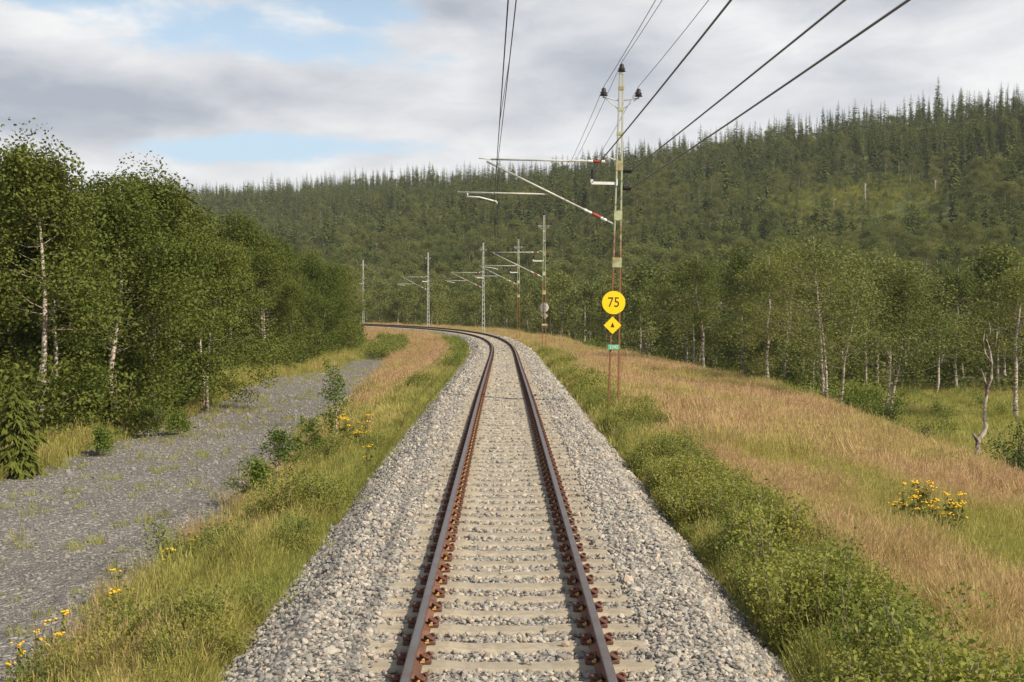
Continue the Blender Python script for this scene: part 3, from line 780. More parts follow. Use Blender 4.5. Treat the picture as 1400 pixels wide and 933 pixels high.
def build_shrubs():
    P = []; I = []; SC = []; T = []
    def put(p, far, tint, sc, dark=False):
        n = len(p); P.append(p); T.append(np.clip(tint + rng.normal(0, .1, n), 0, 1)); SC.append(sc * rng.uniform(.7, 1.25, n)); I.append(rng.integers(5, 7, n) if dark else np.where(far, rng.integers(3, 5, n), rng.integers(0, 3, n)))
    for a, b, dens, far in ((6, 18, 11, 0), (18, 45, 11, 0), (45, 110, 4.5, 1)):
        n = int((b - a) * 2.9 * dens); s_ = rng.uniform(a, b, n)
        wd = np.interp(s_, [6, 12, 20, 40, 110], [1.35, 1.3, 1.35, 1.4, 1.2]); f = rng.random(n); t = 2.65 + wd * f; p = ground_pts(s_, t)
        hgt = np.interp(s_, [8, 14, 30, 60, 110], [1.25, 1.2, 1.15, 1.0, .8]) * (1 - .35 * np.abs(f - .45)); nn = vnoise(p[:, 0], p[:, 1], 1.3, 11)
        kk = rng.random(n) < np.clip(nn * 2.2, .3, 1) * .9; p, nn, hgt = p[kk], nn[kk], hgt[kk]; n = len(p); put(p, far, .55 * nn - .05 + .6 * (rng.random(n) < .14), hgt * (.3 + .85 * nn) * np.where(far, .75, 1))
    # left verge saplings and weeds, verge below the left wood
    n = 620; s_ = rng.uniform(9, 75, n); t = -2.75 - rng.beta(1.2, 2.0, n) * 2.3; p = ground_pts(s_, t); nn = vnoise(p[:, 0], p[:, 1], 1.7, 13); k = nn > .48; put(p[k], 0, .75 * rng.random(k.sum()), (.6 + 1.6 * (nn - .48))[k])
    n = 900; s_ = rng.uniform(20, 135, n); l, r = road_edges(s_); t = l + .2 - 4.5 * rng.random(n) ** .6; p = ground_pts(s_, t); nn = vnoise(p[:, 0], p[:, 1], 3, 14); k = nn > .35; put(p[k], s_[k] > 45, .25 * rng.random(k.sum()), np.where(l[k] - t[k] > 2.0, 1.35, .75))
    n = 620; s_ = rng.uniform(32, 180, n); s_ = np.where((s_ > 55) & (s_ < 73), s_ + 20, s_); e = np.interp(s_, [30, 53, 58, 69, 75, 100, 128, 182], [-13.0, -13.2, -16.5, -16.5, -15.0, -14.2, -13.2, -13.0]); p = ground_pts(s_, e - .3 + rng.normal(0, .7, n))
    k = p[:, 0] < -.112 * p[:, 1] - .6; put(p[k], s_[k] > 60, .05 * rng.random(k.sum()), rng.uniform(1.4, 3.0, k.sum()), True)
    n = 12; s_ = rng.uniform(8.5, 17, n); p = ground_pts(s_, 2.9 + .8 * rng.random(n)); put(p, 0, .25 * rng.random(n), 1.35)
    # verge inside the curve and outer side
    n = 220; s_ = rng.uniform(75, 135, n); t = -2.8 - 1.0 * rng.random(n); put(ground_pts(s_, t), 1, .2 * rng.random(n), .75)
    n = 160; s_ = rng.uniform(100, 140, n); t = -8 - 2.5 * rng.random(n); put(ground_pts(s_, t), 1, .2 * rng.random(n), 1.0)
    # undergrowth at the right wood edge
    n = 1000; s_ = rng.uniform(48, 190, n); c = crest(s_); t = c + np.where(s_ > 95, 3.5, 5) + 9 * rng.random(n); p = ground_pts(s_, t); k = (p[:, 0] / p[:, 1] < .285) | (p[:, 1] > 84); put(p[k], 1, .1 * rng.random(k.sum()), 1.25)
    n = 2600; uu = rng.uniform(1000, 1400, n); yy = rng.uniform(260, 440, n); xx = CX + (uu - U0) / F * yy; zz = height(xx, yy); vv = V0 + (CZ - zz) / yy * F
    k = np.exp(-((uu - 1190) / 150) ** 2 - ((vv - 295) / 45) ** 2) > .25; put(np.stack([xx, yy, zz], 1)[k], 1, rng.random(k.sum()) * .8, 1.9 * rng.uniform(.5, 1.3, k.sum()))
    n = 60; s_ = rng.uniform(60, 120, n); x = rng.uniform(18, 50, n); y = rng.uniform(50, 95, n); put(np.stack([x, y, height(x, y)], 1), 1, 0 * x, .9)
    P = np.concatenate(P); I = np.concatenate(I); SC = np.concatenate(SC); T = np.concatenate(T)
    k = inframe(P, 480); P, I, SC, T = P[k], I[k], SC[k], T[k]
    scatter('shrubbery', 'knee high leafy green undergrowth along the ballast and below the woods', 'undergrowth', P, CLUMPS, rng.uniform(0, 6.28, len(P)), SC, I, T)
    print('shrubs', len(P))
build_meadow(); build_shrubs()


# ---------------------------------------------------------------- trees
def limb(r, a, b, sag, n=4):
    a, b = np.asarray(a, float), np.asarray(b, float); f = np.linspace(0, 1, n)[:, None]
    p = a + (b - a) * f; p[:, 2] += sag * np.sin(f[:, 0] * math.pi); p[1:-1] += r.normal(0, .03 * np.linalg.norm(b - a), (n - 2, 3)); return p

def birch(seed, H, crown_lo, rad, n_clump, leaves, L, stems=1, leaf='birch_leaf', sparse=0.0):
    """trunk mesh and crown mesh of a birch H metres tall"""
    r = np.random.default_rng(seed); tb = MB(); tips = []
    for k in range(stems):
        a = r.uniform(0, 6.28); off = np.array([math.cos(a), math.sin(a), 0]) * (0.22 * (stems > 1))
        lean = np.array([math.cos(a), math.sin(a), 0]) * H * (r.uniform(.06, .2) if stems > 1 else r.uniform(0, .06)); hh = H * (r.uniform(.72, .98) if k else .96)
        z = np.linspace(0, 1, 9); bend = r.normal(0, .02 * H, (9, 3)); bend[:, 2] = 0; bend[0] = 0
        bend = np.cumsum(bend, 0) * .45; tr = off + lean * z[:, None] ** 1.2 + bend; tr[:, 2] = z * hh - .15 * (z == 0)
        r0 = .0125 * H / (1 + .25 * (stems - 1)); tb.tube(tr, r0 * (1 - z * .9) * np.where(z == 0, 1.35, 1), 7)
        nb = n_clump // stems
        for i in range(nb):
            f = crown_lo + (1 - crown_lo) * (r.random() ** .85); base = np.array([np.interp(f * .92, z, tr[:, j]) for j in range(3)])
            g = (f - crown_lo) / (1 - crown_lo); prof = (math.sin(math.pi * min(1, .2 + .8 * g ** .75)) ** .7 if g < .97 else .25)
            q = rad * max(.12, prof) * math.sqrt(r.uniform(.25, 1.15)); al = r.uniform(0, 6.28)
            q *= 1 + .3 * math.sin(al * 2 + seed) + .18 * math.sin(al * 3 + f * 9)
            tip = base + np.array([q * math.cos(al), q * math.sin(al), q * (r.uniform(.1, .75) if f > .32 else r.uniform(-.4, .35))]); tip[2] = max(tip[2], .35); tip[2] = min(tip[2], H * r.uniform(.93, 1.04))
            if r.random() < (.85 if f > .6 else .6 if f > .35 else .12):
                tb.tube(limb(r, base, tip, -.05 * q), np.linspace(max(.012, r0 * .22 * (1 - f * .5)), .006, 4), 4, m=1, caps=False)
            if r.random() > sparse: tips.append(tip)
        for f in (.99, .95, .9, .84, .78):
            tips.append(np.array([np.interp(f, z, tr[:, j]) for j in range(3)]) + r.normal(0, .10 + .5 * (1 - f), 3) * [1, 1, .5])
    tips = np.array(tips); m = len(tips); w = r.uniform(.4, 1.6, m) ** 2; cnt = np.maximum(6, (leaves * w / w.sum()).astype(int)); i = np.repeat(np.arange(m), cnt)
    sg = (rad * .135 + .03) * r.uniform(.7, 1.5, m)
    g_ = r.normal(0, 1, (len(i), 3)); g_ *= np.minimum(1, 1.9 / np.linalg.norm(g_, axis=1))[:, None]; C = tips[i] + g_ * sg[i][:, None] * [1, 1, .75]; C[:, 2] -= np.abs(r.normal(0, .12, len(i)))
    C = C[C[:, 2] > .1]
    V, Q = leaf_quads(C, L, L * .62, r, .35)
    return tb.mesh('trunk', [M['birch_bark'], M['limb']]), np_mesh('crown', V, [Q], M[leaf])

def spruce(seed, H, rad, levels, per, sub, dead=0.0, cw=.21):
    r = np.random.default_rng(seed); tb = MB(); z = np.linspace(0, 1, 7); b = r.normal(0, .004 * H, (7, 3)); b[:, 2] = 0
    tr = np.cumsum(b, 0); tr[:, 2] = z * H - .2 * (z == 0); tb.tube(tr, .011 * H * (1 - z * .93), 6)
    V = []; Q = []
    def card(p, d, L, W, sag):
        e = np.cross(d, [0, 0, 1.0]); e /= np.linalg.norm(e) + 1e-9; e = e * W + np.array([0, 0, r.normal(0, .25 * W)])
        m_ = p + d * L * .55 + np.array([0, 0, -sag * L * .25]); t = p + d * L + np.array([0, 0, -sag * L * .55 + .12 * L])
        k = len(V); V.extend([p - e * .25, p + e * .25, m_ + e, m_ - e, t + e * .15, t - e * .15]); Q.extend([(k, k + 1, k + 2, k + 3), (k + 3, k + 2, k + 4, k + 5)])
    low = r.uniform(.05, .16)
    for l in range(levels):
        f = low + (1 - low) * (l / (levels - 1)) ** .95; R_ = rad * ((1 - f) ** .64 * .93 + .05) * r.uniform(.82, 1.15); n = max(4, int(per * (.55 + .45 * (1 - f))))
        a0 = r.uniform(0, 6.28)
        for i in range(n):
            if f < .45 and r.random() < .12 + dead: continue
            a = a0 + i * 6.283 / n + r.normal(0, .22); L = R_ * r.uniform(.65, 1.2); c = tr[0] * 0 + [np.interp(f, z, tr[:, 0]), np.interp(f, z, tr[:, 1]), f * H + r.normal(0, .01 * H)]
            d = np.array([math.cos(a), math.sin(a), r.uniform(-.35, -.05) + .45 * max(0, f - .55)])
            card(c, d, L, L * cw, .5)
            for q in range(sub):
                g = r.uniform(.25, .85); da = a + r.choice([-1, 1]) * r.uniform(.35, .8); dd = np.array([math.cos(da), math.sin(da), r.uniform(-.7, -.1)])
                card(c + d * L * g + [0, 0, -.12 * L * g], dd, L * (1 - g * .55) * r.uniform(.4, .62), L * cw * .48, .9)
    k = len(V); V += [tr[-1] + [-.03 * rad, 0, -.05 * H], tr[-1] + [.03 * rad, 0, -.05 * H], tr[-1] + [.008, 0, .025 * H], tr[-1] + [-.008, 0, .025 * H]]; Q.append((k, k + 1, k + 2, k + 3))
    return tb.mesh('trunk', M['spruce_bark']), np_mesh('crown', np.array(V), [np.array(Q)], M['spruce_leaf'])

def merged(name, a, b):
    V = []; F4 = []; F3 = []; m4 = []; m3 = []; n = 0; mats = [*a.materials, b.materials[0]]; na = len(a.materials)
    for k, me in enumerate((a, b)):
        v = np.empty(len(me.vertices) * 3, np.float32); me.vertices.foreach_get('co', v); V.append(v.reshape(-1, 3))
        for p in me.polygons:
            t = [i + n for i in p.vertices]
            q = p.material_index if k == 0 else na
            if len(t) == 4: F4.append(t); m4.append(q)
            else: F3.append(t); m3.append(q)
        n += len(me.vertices)
    F = [np.array(F4)] + ([np.array(F3)] if F3 else [])
    return np_mesh(name, np.concatenate(V), F, mats, m4 + m3)

NEAR_BIRCH = [birch(100 + k, 8.0, .05 + .03 * (k % 3), 2.1 + .25 * (k % 2), 92, 27000, .095, 1 + (k % 3 == 2)) for k in range(6)]
OPEN_BIRCH = [birch(120 + k, 8.0, .20 + .05 * k, 2.2, 64, 21000, .080, 2 if k == 1 else 1, 'birch_leaf_far', .15) for k in range(3)]
MID_BIRCH = [birch(140 + k, 8.0, .16 + .05 * (k % 3), 2.4, 52, 13500, .105, 1 + (k % 3 == 1), 'birch_leaf_far') for k in range(6)]
FAR_BIRCH = [birch(160 + k, 8.0, .14, 2.8, 34, 3600, .21, 1, 'birch_leaf_far') for k in range(4)]
SPRUCES = [spruce(200 + k, 14.0, 2.3 - .25 * (k % 3), 26, 10, 4, .08 * (k % 2)) for k in range(5)]
FAR_SPRUCE = [merged('far_spruce', *spruce(220 + k, 14.0, 2.35 - .25 * (k % 3), 18, 9, 2)) for k in range(5)]
FAR_BIRCH_M = [merged('far_birch', *m) for m in FAR_BIRCH]

def tree(kind, protos, i, x, y, H, base, label, cat, group, z=None, rz=None, wide=1.0):
    o = thing(kind, label, cat, (x, y, (float(height(np.array([x]), np.array([y]))[0]) if z is None else z) - .05), rng.uniform(0, 6.28) if rz is None else rz, group)
    k = H / base; o.scale = (k * wide * rng.uniform(.9, 1.1), k * wide * rng.uniform(.9, 1.1), k)
    link('trunk', protos[i][0], o); link('crown', protos[i][1], o)
    return o

def pix(u, d):
    return CX + (u - U0) / F * d

def left_wood():
    """birches behind the gravel road"""
    pts = []
    rows = [(0, 2.5), (2.6, 2.8), (5.4, 3.4), (9.2, 5.0), (14, 6.5), (20, 8)]
    for k, (off, sp) in enumerate(rows):
        s_ = 33 + rng.uniform(0, 2)
        while s_ < 182:
            t = np.interp(s_, [30, 53, 58, 69, 75, 100, 128, 182], [-12.7, -12.9, -19.5, -19.5, -15.0, -14.2, -13.2, -13.0]) - off + rng.normal(0, .55)
            p = trk(s_, t, 0.0)
            lim = -.116 * p[1] - .9
            if p[0] < lim and p[0] / p[1] > -.56: pts.append((p[0], p[1], k, s_))
            s_ += sp * rng.uniform(.75, 1.3)
    ordn = ['first', 'second', 'third', 'fourth', 'fifth', 'sixth', 'seventh', 'eighth', 'ninth', 'tenth', 'eleventh', 'twelfth', 'thirteenth', 'fourteenth', 'fifteenth', 'sixteenth', 'seventeenth', 'eighteenth', 'nineteenth', 'twentieth']
    front = 0
    for x, y, k, s_ in pts:
        H = np.interp(y, [35, 50, 58, 80, 100, 125, 180], [8.7, 8.6, 9.4, 9.3, 8.7, 7.9, 8.2]) * rng.uniform(.82, 1.08) * (1 - .05 * (k == 0)) * (1.0 + .012 * k)
        u = U0 + (x - CX) / y * F
        if u < 110: H *= .95
        elif u < 190: H *= .95
        elif u < 330: H *= 1.04
        if k == 0:
            w_ = ordn[front] if front < 20 else None; front += 1
            lab = f'leafy birch beside the gravel road, {w_} of the front row from its near end' if w_ else 'far leafy birch of the front row where the left wood reaches the curve'
            grp = 'birches in the front row of the left wood'
        elif k < 3:
            zone = 'tall near end' if y < 60 else 'middle' if y < 95 else 'low far end'
            lab = f'crowded green birch behind the front row, {zone} of the left wood'; grp = f'birches behind the front row, {zone} of the left wood'
        else:
            zone = 'tall near end' if y < 60 else 'middle' if y < 95 else 'low far end'
            lab = f'birch deep in the left wood showing only its top, {zone}'; grp = f'birches deep in the left wood, {zone}'
        pr = NEAR_BIRCH if y < 120 else MID_BIRCH
        tree('birch_tree', pr, int(rng.integers(0, 6)), x, y, H, 8.0, lab, 'birch tree', grp, wide=1.05)
    return np.array([(p[0], p[1]) for p in pts])
LW = left_wood()

def hill_woods():
    # candidate spots
    cell = 4.7; X, Y = np.meshgrid(np.arange(-480, 330, cell), np.arange(24, 1000, cell))
    x = X.ravel() + rng.uniform(-.45, .45, X.size) * cell; y = Y.ravel() + rng.uniform(-.45, .45, X.size) * cell
    k = (np.abs(x / y) < .46) & (wdist(x, y) < 548); x, y = x[k], y[k]
    s_, t = st_of(x, y); w = wdist(x, y); c = crest(s_)
    gap = np.interp(s_, [40, 60, 90, 110, 140, 250], [13, 9, 5, 5.5, 6.5, 6.5])
    right = (t > c + gap) & ((x > -.10 * y) | (w > 150))
    left = (t < -30) & (x < -.14 * y - 8) & (rng.random(len(x)) < .5)
    k = right | left; x, y, w, t, s_, c = x[k], y[k], w[k], t[k], s_[k], c[k]
    d = np.hypot(x, y); u = U0 + (x - CX) / y * F; z = height(x, y); v = V0 + (CZ - z) / y * F
    # glade at the foot of the slope on the right, clearing high on the hill
    glade = (t < c + 30) & (y < 78) & (u > 1130) & (t > c)
    keep = ~(((u > 1215) & (y < 84) & (t > c)) | (glade & (y < 66) & (rng.random(len(x)) < .75)))
    clear = np.exp(-((u - 1190) / 130) ** 2 - ((v - 295) / 38) ** 2); keep &= rng.random(len(x)) > clear * .82
    nn = vnoise(x + 900, y, 34, 21); keep &= rng.random(len(x)) < np.interp(w, [300, 440, 500], [.92, .9, .72])
    x, y, w, d, u, z, v, nn, t, c, clear = (q[keep] for q in (x, y, w, d, u, z, v, nn, t, c, clear))
    pb = np.clip((295 - w + 120 * (nn - .5)) / 60, 0.10 + .5 * (vnoise(x, y + 300, 42, 77) > .56) * (w < 450), 1); pb = np.maximum(pb, np.clip(clear * 2, 0, .8)); isb = rng.random(len(x)) < pb
    isb |= w < 150
    H = np.where(isb, rng.uniform(5.0, 9.6, len(x)) * np.interp(w, [60, 110, 150, 300, 500], [1.12, 1.12, 1.02, 1, .9]), rng.uniform(8, 13.5, len(x)) * np.exp(rng.normal(0, .12, len(x))) * np.where(rng.random(len(x)) < .12, .55, 1))
    H *= np.where(clear > .3, .55, 1)
    # how much of each tree shows from the track: nearest first, running skyline per bearing
    o = np.argsort(y); nb = 700; sky = np.full(nb, -9.0); vis = np.zeros(len(x))
    lwo = LW[np.argsort(LW[:, 1])]; li = 0
    for i in o:
        while li < len(lwo) and lwo[li, 1] < y[i]:
            b = int((lwo[li, 0] / lwo[li, 1] + .5) * nb); hw = max(1, int(1.6 / lwo[li, 1] * nb)); e = (6.2 - 1 - CZ) / lwo[li, 1]
            sky[max(0, b - hw):b + hw + 1] = np.maximum(sky[max(0, b - hw):b + hw + 1], e); li += 1
        b = int((x[i] / y[i] + .5) * nb); hw = max(1, int((1.5 if isb[i] else .9) * H[i] / 10 / y[i] * nb)); sl = slice(max(0, b - hw), min(nb, b + hw + 1))
        e0, e1 = (z[i] - CZ) / y[i], (z[i] + H[i] - CZ) / y[i]; lo = max(e0, float(np.mean(sky[sl])))
        vis[i] = max(0.0, e1 - lo) * F * (1 if -.39 < x[i] / y[i] < .405 else 0) * min(1, hw * F / nb / 12)
        sky[sl] = np.maximum(sky[sl], z[i] / y[i] + (H[i] * (.8 if isb[i] else .62) - CZ) / y[i])
    chosen = np.zeros(len(x), bool)
    for flag, num in ((True, 150), (False, 285)):
        q = np.where(isb == flag)[0]; q = q[np.argsort(-vis[q])][:num]; chosen[q[vis[q] > 0]] = True
    def zone(uu):
        return ('above the left wood' if uu < 470 else 'above the far curve' if uu < 640 else 'left of the tall mast' if uu < 835 else
                'just right of the tall mast' if uu < 960 else 'right of the tall mast' if uu < 1120 else 'towards the clearing' if uu < 1290 else 'beyond the dead snag')
    for i in np.where(chosen)[0]:
        if isb[i]:
            tone = 'tall' if H[i] > 7.6 else 'middling' if H[i] > 6.2 else 'low'
            if y[i] < 95: lab, g = f'{tone} pale trunked birch edging the right wood, {zone(u[i])}', f'{tone} edge birches {zone(u[i])}'
            elif w[i] < 185: lab, g = f'{tone} birch in the wood below the hill, {zone(u[i])}', f'{tone} foot birches {zone(u[i])}'
            else: lab, g = f'{tone} round crowned birch on the lower hillside, {zone(u[i])}', f'{tone} hillside birches {zone(u[i])}'
            pr = (OPEN_BIRCH if (y[i] < 95 and rng.random() < .75) else MID_BIRCH)
            tree('birch_tree', pr, int(rng.integers(0, len(pr))), x[i], y[i], H[i], 8.0, lab, 'birch tree', g, z=z[i], wide=1.1)
        else:
            tone = 'tall narrow' if H[i] > 13 else 'middling' if H[i] > 10 else 'small'
            top = (z[i] + H[i] - CZ) / y[i] * F; band = 'on the skyline of the ridge' if w[i] > 480 else 'on the upper hillside' if w[i] > 390 else 'on the lower hillside'
            lab = f'{tone} dark spruce {band}, {zone(u[i])}'
            tree('spruce_tree', SPRUCES, int(rng.integers(0, 5)), x[i], y[i], H[i], 14.0, lab, 'spruce tree', f'{tone} spruces {band}, {zone(u[i])}', z=z[i], wide=1.0)
    rest = ~chosen & (v - H / y * F < 460)
    P = np.stack([x, y, z - .1], 1)
    for flag, nm, lab, pr, base in ((True, 'birch_woods', 'mass of green birches covering the foot of the hill', FAR_BIRCH_M, 8.0), (False, 'spruce_woods', 'mass of dark spruces covering the hillside up to the ridge', FAR_SPRUCE, 14.0)):
        q = rest & (isb == flag); n = int(q.sum()); sc = (H[q] / base)[:, None] * np.stack([rng.uniform(.85, 1.2, n), rng.uniform(.85, 1.2, n), np.ones(n)], 1)
        scatter(nm, lab, 'woods', P[q], pr, rng.uniform(0, 6.28, n), sc, rng.integers(0, len(pr), n))
        print(nm, n)
    print('chosen', chosen.sum(), isb[chosen].sum())
hill_woods()

def hz(x, y): return float(height(np.array([x]), np.array([y]))[0])

def special_plants():
    # the three-stemmed birch at the crest of the straw field
    x, y = pix(1140, 56), 56.0
    tm, cm = birch(301, 8.0, .30, 2.7, 100, 17000, .085, 3, 'birch_leaf_far', .05)
    o = thing('birch_tree', 'three stemmed birch with bare pale trunks at the edge of the straw field', 'birch tree', (x, y, hz(x, y) - .1)); link('trunk', tm, o); link('crown', cm, o)
    for u, dd, H, k, lab in ((1052, 66, 7.2, 0, 'narrow birch standing forward of the right wood behind the straw field'), (962, 80, 8.0, 2, 'tall birch standing forward of the right wood near the tall mast'),
                             (1218, 63, 7.8, 1, 'twin stemmed birch at the near corner of the glade'), (1392, 66, 8.2, 2, 'tall birch behind the dead snag at the edge of the glade'), (1310, 86, 8.8, 0, 'large birch at the back of the glade')):
        x, y = pix(u, dd), float(dd); tree('birch_tree', OPEN_BIRCH, k, x, y, H, 8.0, lab, 'birch tree', 'birches standing forward of the right wood', wide=1.2)
    # dead snag, crooked
    d = 37.0; g = lambda u, v, dy=0: np.array([pix(u, d), d + dy, CZ + (V0 - v) / F * d])
    b0 = g(1339, 648); base = np.array([b0[0], b0[1], hz(b0[0], b0[1]) - .2]); sh = base[2] + .2 - b0[2]
    mb = MB(); rel = lambda p: np.array(p) - base + [0, 0, sh * .6]
    mb.tube([(0, 0, 0), rel(g(1339, 625)), rel(g(1342, 600, .05)), rel(g(1350, 592, .1)), rel(g(1353, 583, .1)), rel(g(1349, 567, .05)), rel(g(1350, 548)), rel(g(1352, 530, -.05)), rel(g(1358, 515, 0)), rel(g(1359, 495, .05)), rel(g(1357, 476, .1)), rel(g(1353, 462, .15))],
            [.095, .085, .075, .07, .06, .054, .05, .045, .038, .032, .025, .010], 8)
    br = MB(); br.tube([rel(g(1342, 604, .03)), rel(g(1337, 598)), rel(g(1332, 592, -.05))], [.06, .05, .035], 6)
    b2 = MB(); b2.tube([rel(g(1352, 532)), rel(g(1349, 516, .05)), rel(g(1345, 503, .1))], [.04, .03, .016], 6)
    b4 = MB(); b4.tube([rel(g(1359, 497, .05)), rel(g(1351, 482, .1)), rel(g(1349, 466, .15)), rel(g(1352, 448, .2))], [.028, .02, .013, .006], 5); b4.tube([rel(g(1354, 466, .15)), rel(g(1360, 452, .2)), rel(g(1358, 436, .25))], [.012, .009, .004], 5); b4.tube([rel(g(1347, 510, .08)), rel(g(1340, 500, .1))], [.014, .005], 5)
    b3 = MB(); b3.tube([rel(g(1358, 480)), rel(g(1364, 468)), rel(g(1367, 452, .1))], [.025, .018, .008], 5)
    o = tag(mb.build('dead_tree', M['snag'], None, base), 'crooked grey dead birch snag standing alone on the slope', 'dead tree')
    for q in (br, b2, b3, b4): q.build('branch', M['snag'], o)
    # bushes by the snag
    def bush(u, dd, H, rad, lab, leaf='dark_leaf', seed=1, n=2600, L=.085):
        r = np.random.default_rng(seed); x, y = pix(u, dd), dd; st = MB(); tips = []
        for i in range(16):
            a = r.uniform(0, 6.28); q = rad * math.sqrt(r.random()); tip = np.array([q * math.cos(a), q * math.sin(a), H * r.uniform(.35, 1) * (1 - .35 * (q / rad) ** 2)])
            st.tube(limb(r, (0, 0, -.1), tip, .1), [.03, .02, .014, .006], 5); tips += [tip, tip * [.7, .7, .6]]
        tips = np.array(tips); i = r.integers(0, len(tips), n); C = tips[i] + r.normal(0, rad * .2, (n, 3)); C[:, 2] = np.maximum(C[:, 2], .05)
        o = thing('bush', lab, 'bush', (x, y, hz(x, y)))
        V, Q = leaf_quads(C, L, L * .6, r, .2); link('stems', st.mesh('stems', M['spruce_bark']), o); link('foliage', np_mesh('foliage', V, [Q], M[leaf]), o)
    bush(1392, 38, 2.1, 1.0, 'dark green bush at the foot of the dead snag', seed=3)
    bush(1252, 52, 1.1, 1.0, 'low grey green bush in the glade behind the straw field', 'birch_leaf_far', seed=4, n=1200)
    bush(1165, 55, 1.5, 1.2, 'leafy bush at the foot of the three stemmed birch', 'birch_leaf', seed=5)
    bush(1205, 58, 1.7, 1.1, 'bush between the three stemmed birch and the glade', 'birch_leaf', seed=6)
    # young trees on the left
    def sapling(u, dd, H, lab, seed, rad=.42, lo=.03):
        x, y = pix(u, dd), dd; tm, cm = birch(seed, H * 1.25, lo, rad * 1.1, 46, 2200, .058); cm.materials.clear(); cm.materials.append(M['sapling_leaf'])
        o = thing('birch_sapling', lab, 'sapling', (x, y, hz(x, y)), group='birch saplings on the left verge'); link('trunk', tm, o); link('crown', cm, o)
    sapling(461, 34, 2.0, 'tallest slender birch sapling between gravel road and track', 401, .36)
    sapling(379, 27, 1.15, 'short bushy birch sapling on the verge below the tallest sapling', 402, .38)
    sapling(425, 31, 1.05, 'small birch sapling between the bushy one and the tallest one', 403, .3)
    sapling(352, 25, .8, 'lowest birch sapling at the edge of the gravel road', 404, .32)
    sapling(203, 39, .85, 'spreading birch sapling on the far side of the gravel road', 405, .5)
    sapling(243, 39.5, .6, 'tiny birch sapling standing right of the spreading one on the gravel', 406, .3)
    sapling(137, 33, .6, 'tiny birch sapling alone on the gravel road', 407, .25)
    tm, cm = spruce(410, 2.3, .8, 26, 15, 10, 0, .085); cm.materials.clear(); cm.materials.append(M['birch_leaf']); x, y = pix(22, 29), 29.0
    o = thing('young_spruce', 'young bright green spruce beside the gravel road under the left wood', 'spruce tree', (x, y, hz(x, y) - .05)); link('trunk', tm, o); link('crown', cm, o)
    # tansy
    def tansy(u, dd, n, H, rad, lab, seed, grp=None):
        r = np.random.default_rng(seed); x, y = pix(u, dd), dd; st = MB(); fl = MB(); C = []
        for i in range(n):
            a = r.uniform(0, 6.28); q = rad * math.sqrt(r.random()); tip = np.array([q * math.cos(a), q * math.sin(a), H * r.uniform(.5, 1.1)])
            st.tube([(tip[0] * .6, tip[1] * .6, -.05), tip * [.85, .85, .5], tip], [.006, .005, .004], 4)
            C += [tip * [.8, .8, r.uniform(.1, .95)] + r.normal(0, .04, 3) for _ in range(22)]
            for j in range(int(r.integers(4, 8))):
                c = tip + [*r.normal(0, .035, 2), r.normal(0, .012)]; rr = r.uniform(.016, .027); fl.lathe([(0.002, -.012), (rr * .8, -.008), (rr, 0), (rr * .7, .007), (.001, .009)], c, 6)
        o = thing('tansy_clump', lab, 'flowering plant', (x, y, hz(x, y)), group=grp)
        V, Q = leaf_quads(np.array(C), .09, .04, r, -.2); st.add(V, Q, m=1)
        link('stems', st.mesh('stems', [M['spruce_bark'], M['birch_leaf']]), o); link('blossoms', fl.mesh('blossoms', M['flower']), o)
    T = 'tansy clumps in flower'
    tansy(484, 31.5, 26, .95, .40, 'broad clump of yellow tansy on the verge beside the tallest sapling', 1, T)
    tansy(506, 27, 3, .6, .15, 'small yellow tansy near the ballast edge below the broad clump', 2, T)
    tansy(1245, 21.5, 20, .75, .45, 'taller left hand clump of yellow tansy in the straw field', 3, T)
    tansy(1290, 20.8, 22, .65, .38, 'dense right hand clump of yellow tansy in the straw field', 4, T)
    for k, (u, dd) in enumerate(((62, 14), (70, 14.6), (155, 15.8), (170, 17), (230, 18.2), (262, 19.5), (20, 13.5))):
        names = ('pair of tansy heads lowest on the left verge', 'thin tansy beside the lowest pair', 'loose tansy in the dry grass by the gravel edge', 'second loose tansy by the gravel edge', 'flat orange yellow tansy half way along the verge', 'topmost tansy at the gravel edge before the saplings', 'tansy at the very corner of the left verge')
        tansy(u, dd, 3, .55, .16, names[k], 20 + k, T)
    # dead trunks in the hill clearing
    for k, (u, v, dd, h, lab) in enumerate(((1182, 262, 330, 5.5, 'tallest bare white trunk in the hillside clearing'), (1278, 250, 330, 4.0, 'leaning bare trunk right of the tallest one in the clearing'), (1228, 222, 370, 4.0, 'thin tilted bare trunk above the clearing'), (1138, 272, 340, 3.0, 'short bare trunk left of the tallest one in the clearing'))):
        x, y = pix(u, dd), float(dd)
        # stand it where the sightline meets the slope
        for yy in np.arange(180, 520, 2.0):
            xx = pix(u, yy)
            if hz(xx, yy) >= CZ + (V0 - (v + 18)) / F * yy: x, y = xx, yy; break
        mb = MB(); r = np.random.default_rng(k); ln = r.normal(0, .06, 2)
        mb.tube([(0, 0, -.3), (ln[0] * h * .5, 0, h * .5), (ln[0] * h, ln[1], h)], [.22, .19, .13], 6); mb.tube([(ln[0] * h * .8, 0, h * .82), (ln[0] * h * .8 + .5, .1, h * .98)], [.09, .04], 5)
        tag(mb.build('dead_tree', M['white'] if False else M['dead_wood'], None, (x, y, hz(x, y))), lab, 'dead tree', 'bare trunks in the clearing')
special_plants()


# ---------------------------------------------------------------- masts, signs and wires
def insulator(mb, a, b, r, m, n=5):
    """ribbed insulator from a to b"""
    a, b = np.asarray(a, float), np.asarray(b, float); k = n * 2 + 1
    f = np.linspace(0, 1, k); mb.tube(a + (b - a) * f[:, None], np.where(np.arange(k) % 2 == 1, r, r * .62), 8, m=m)

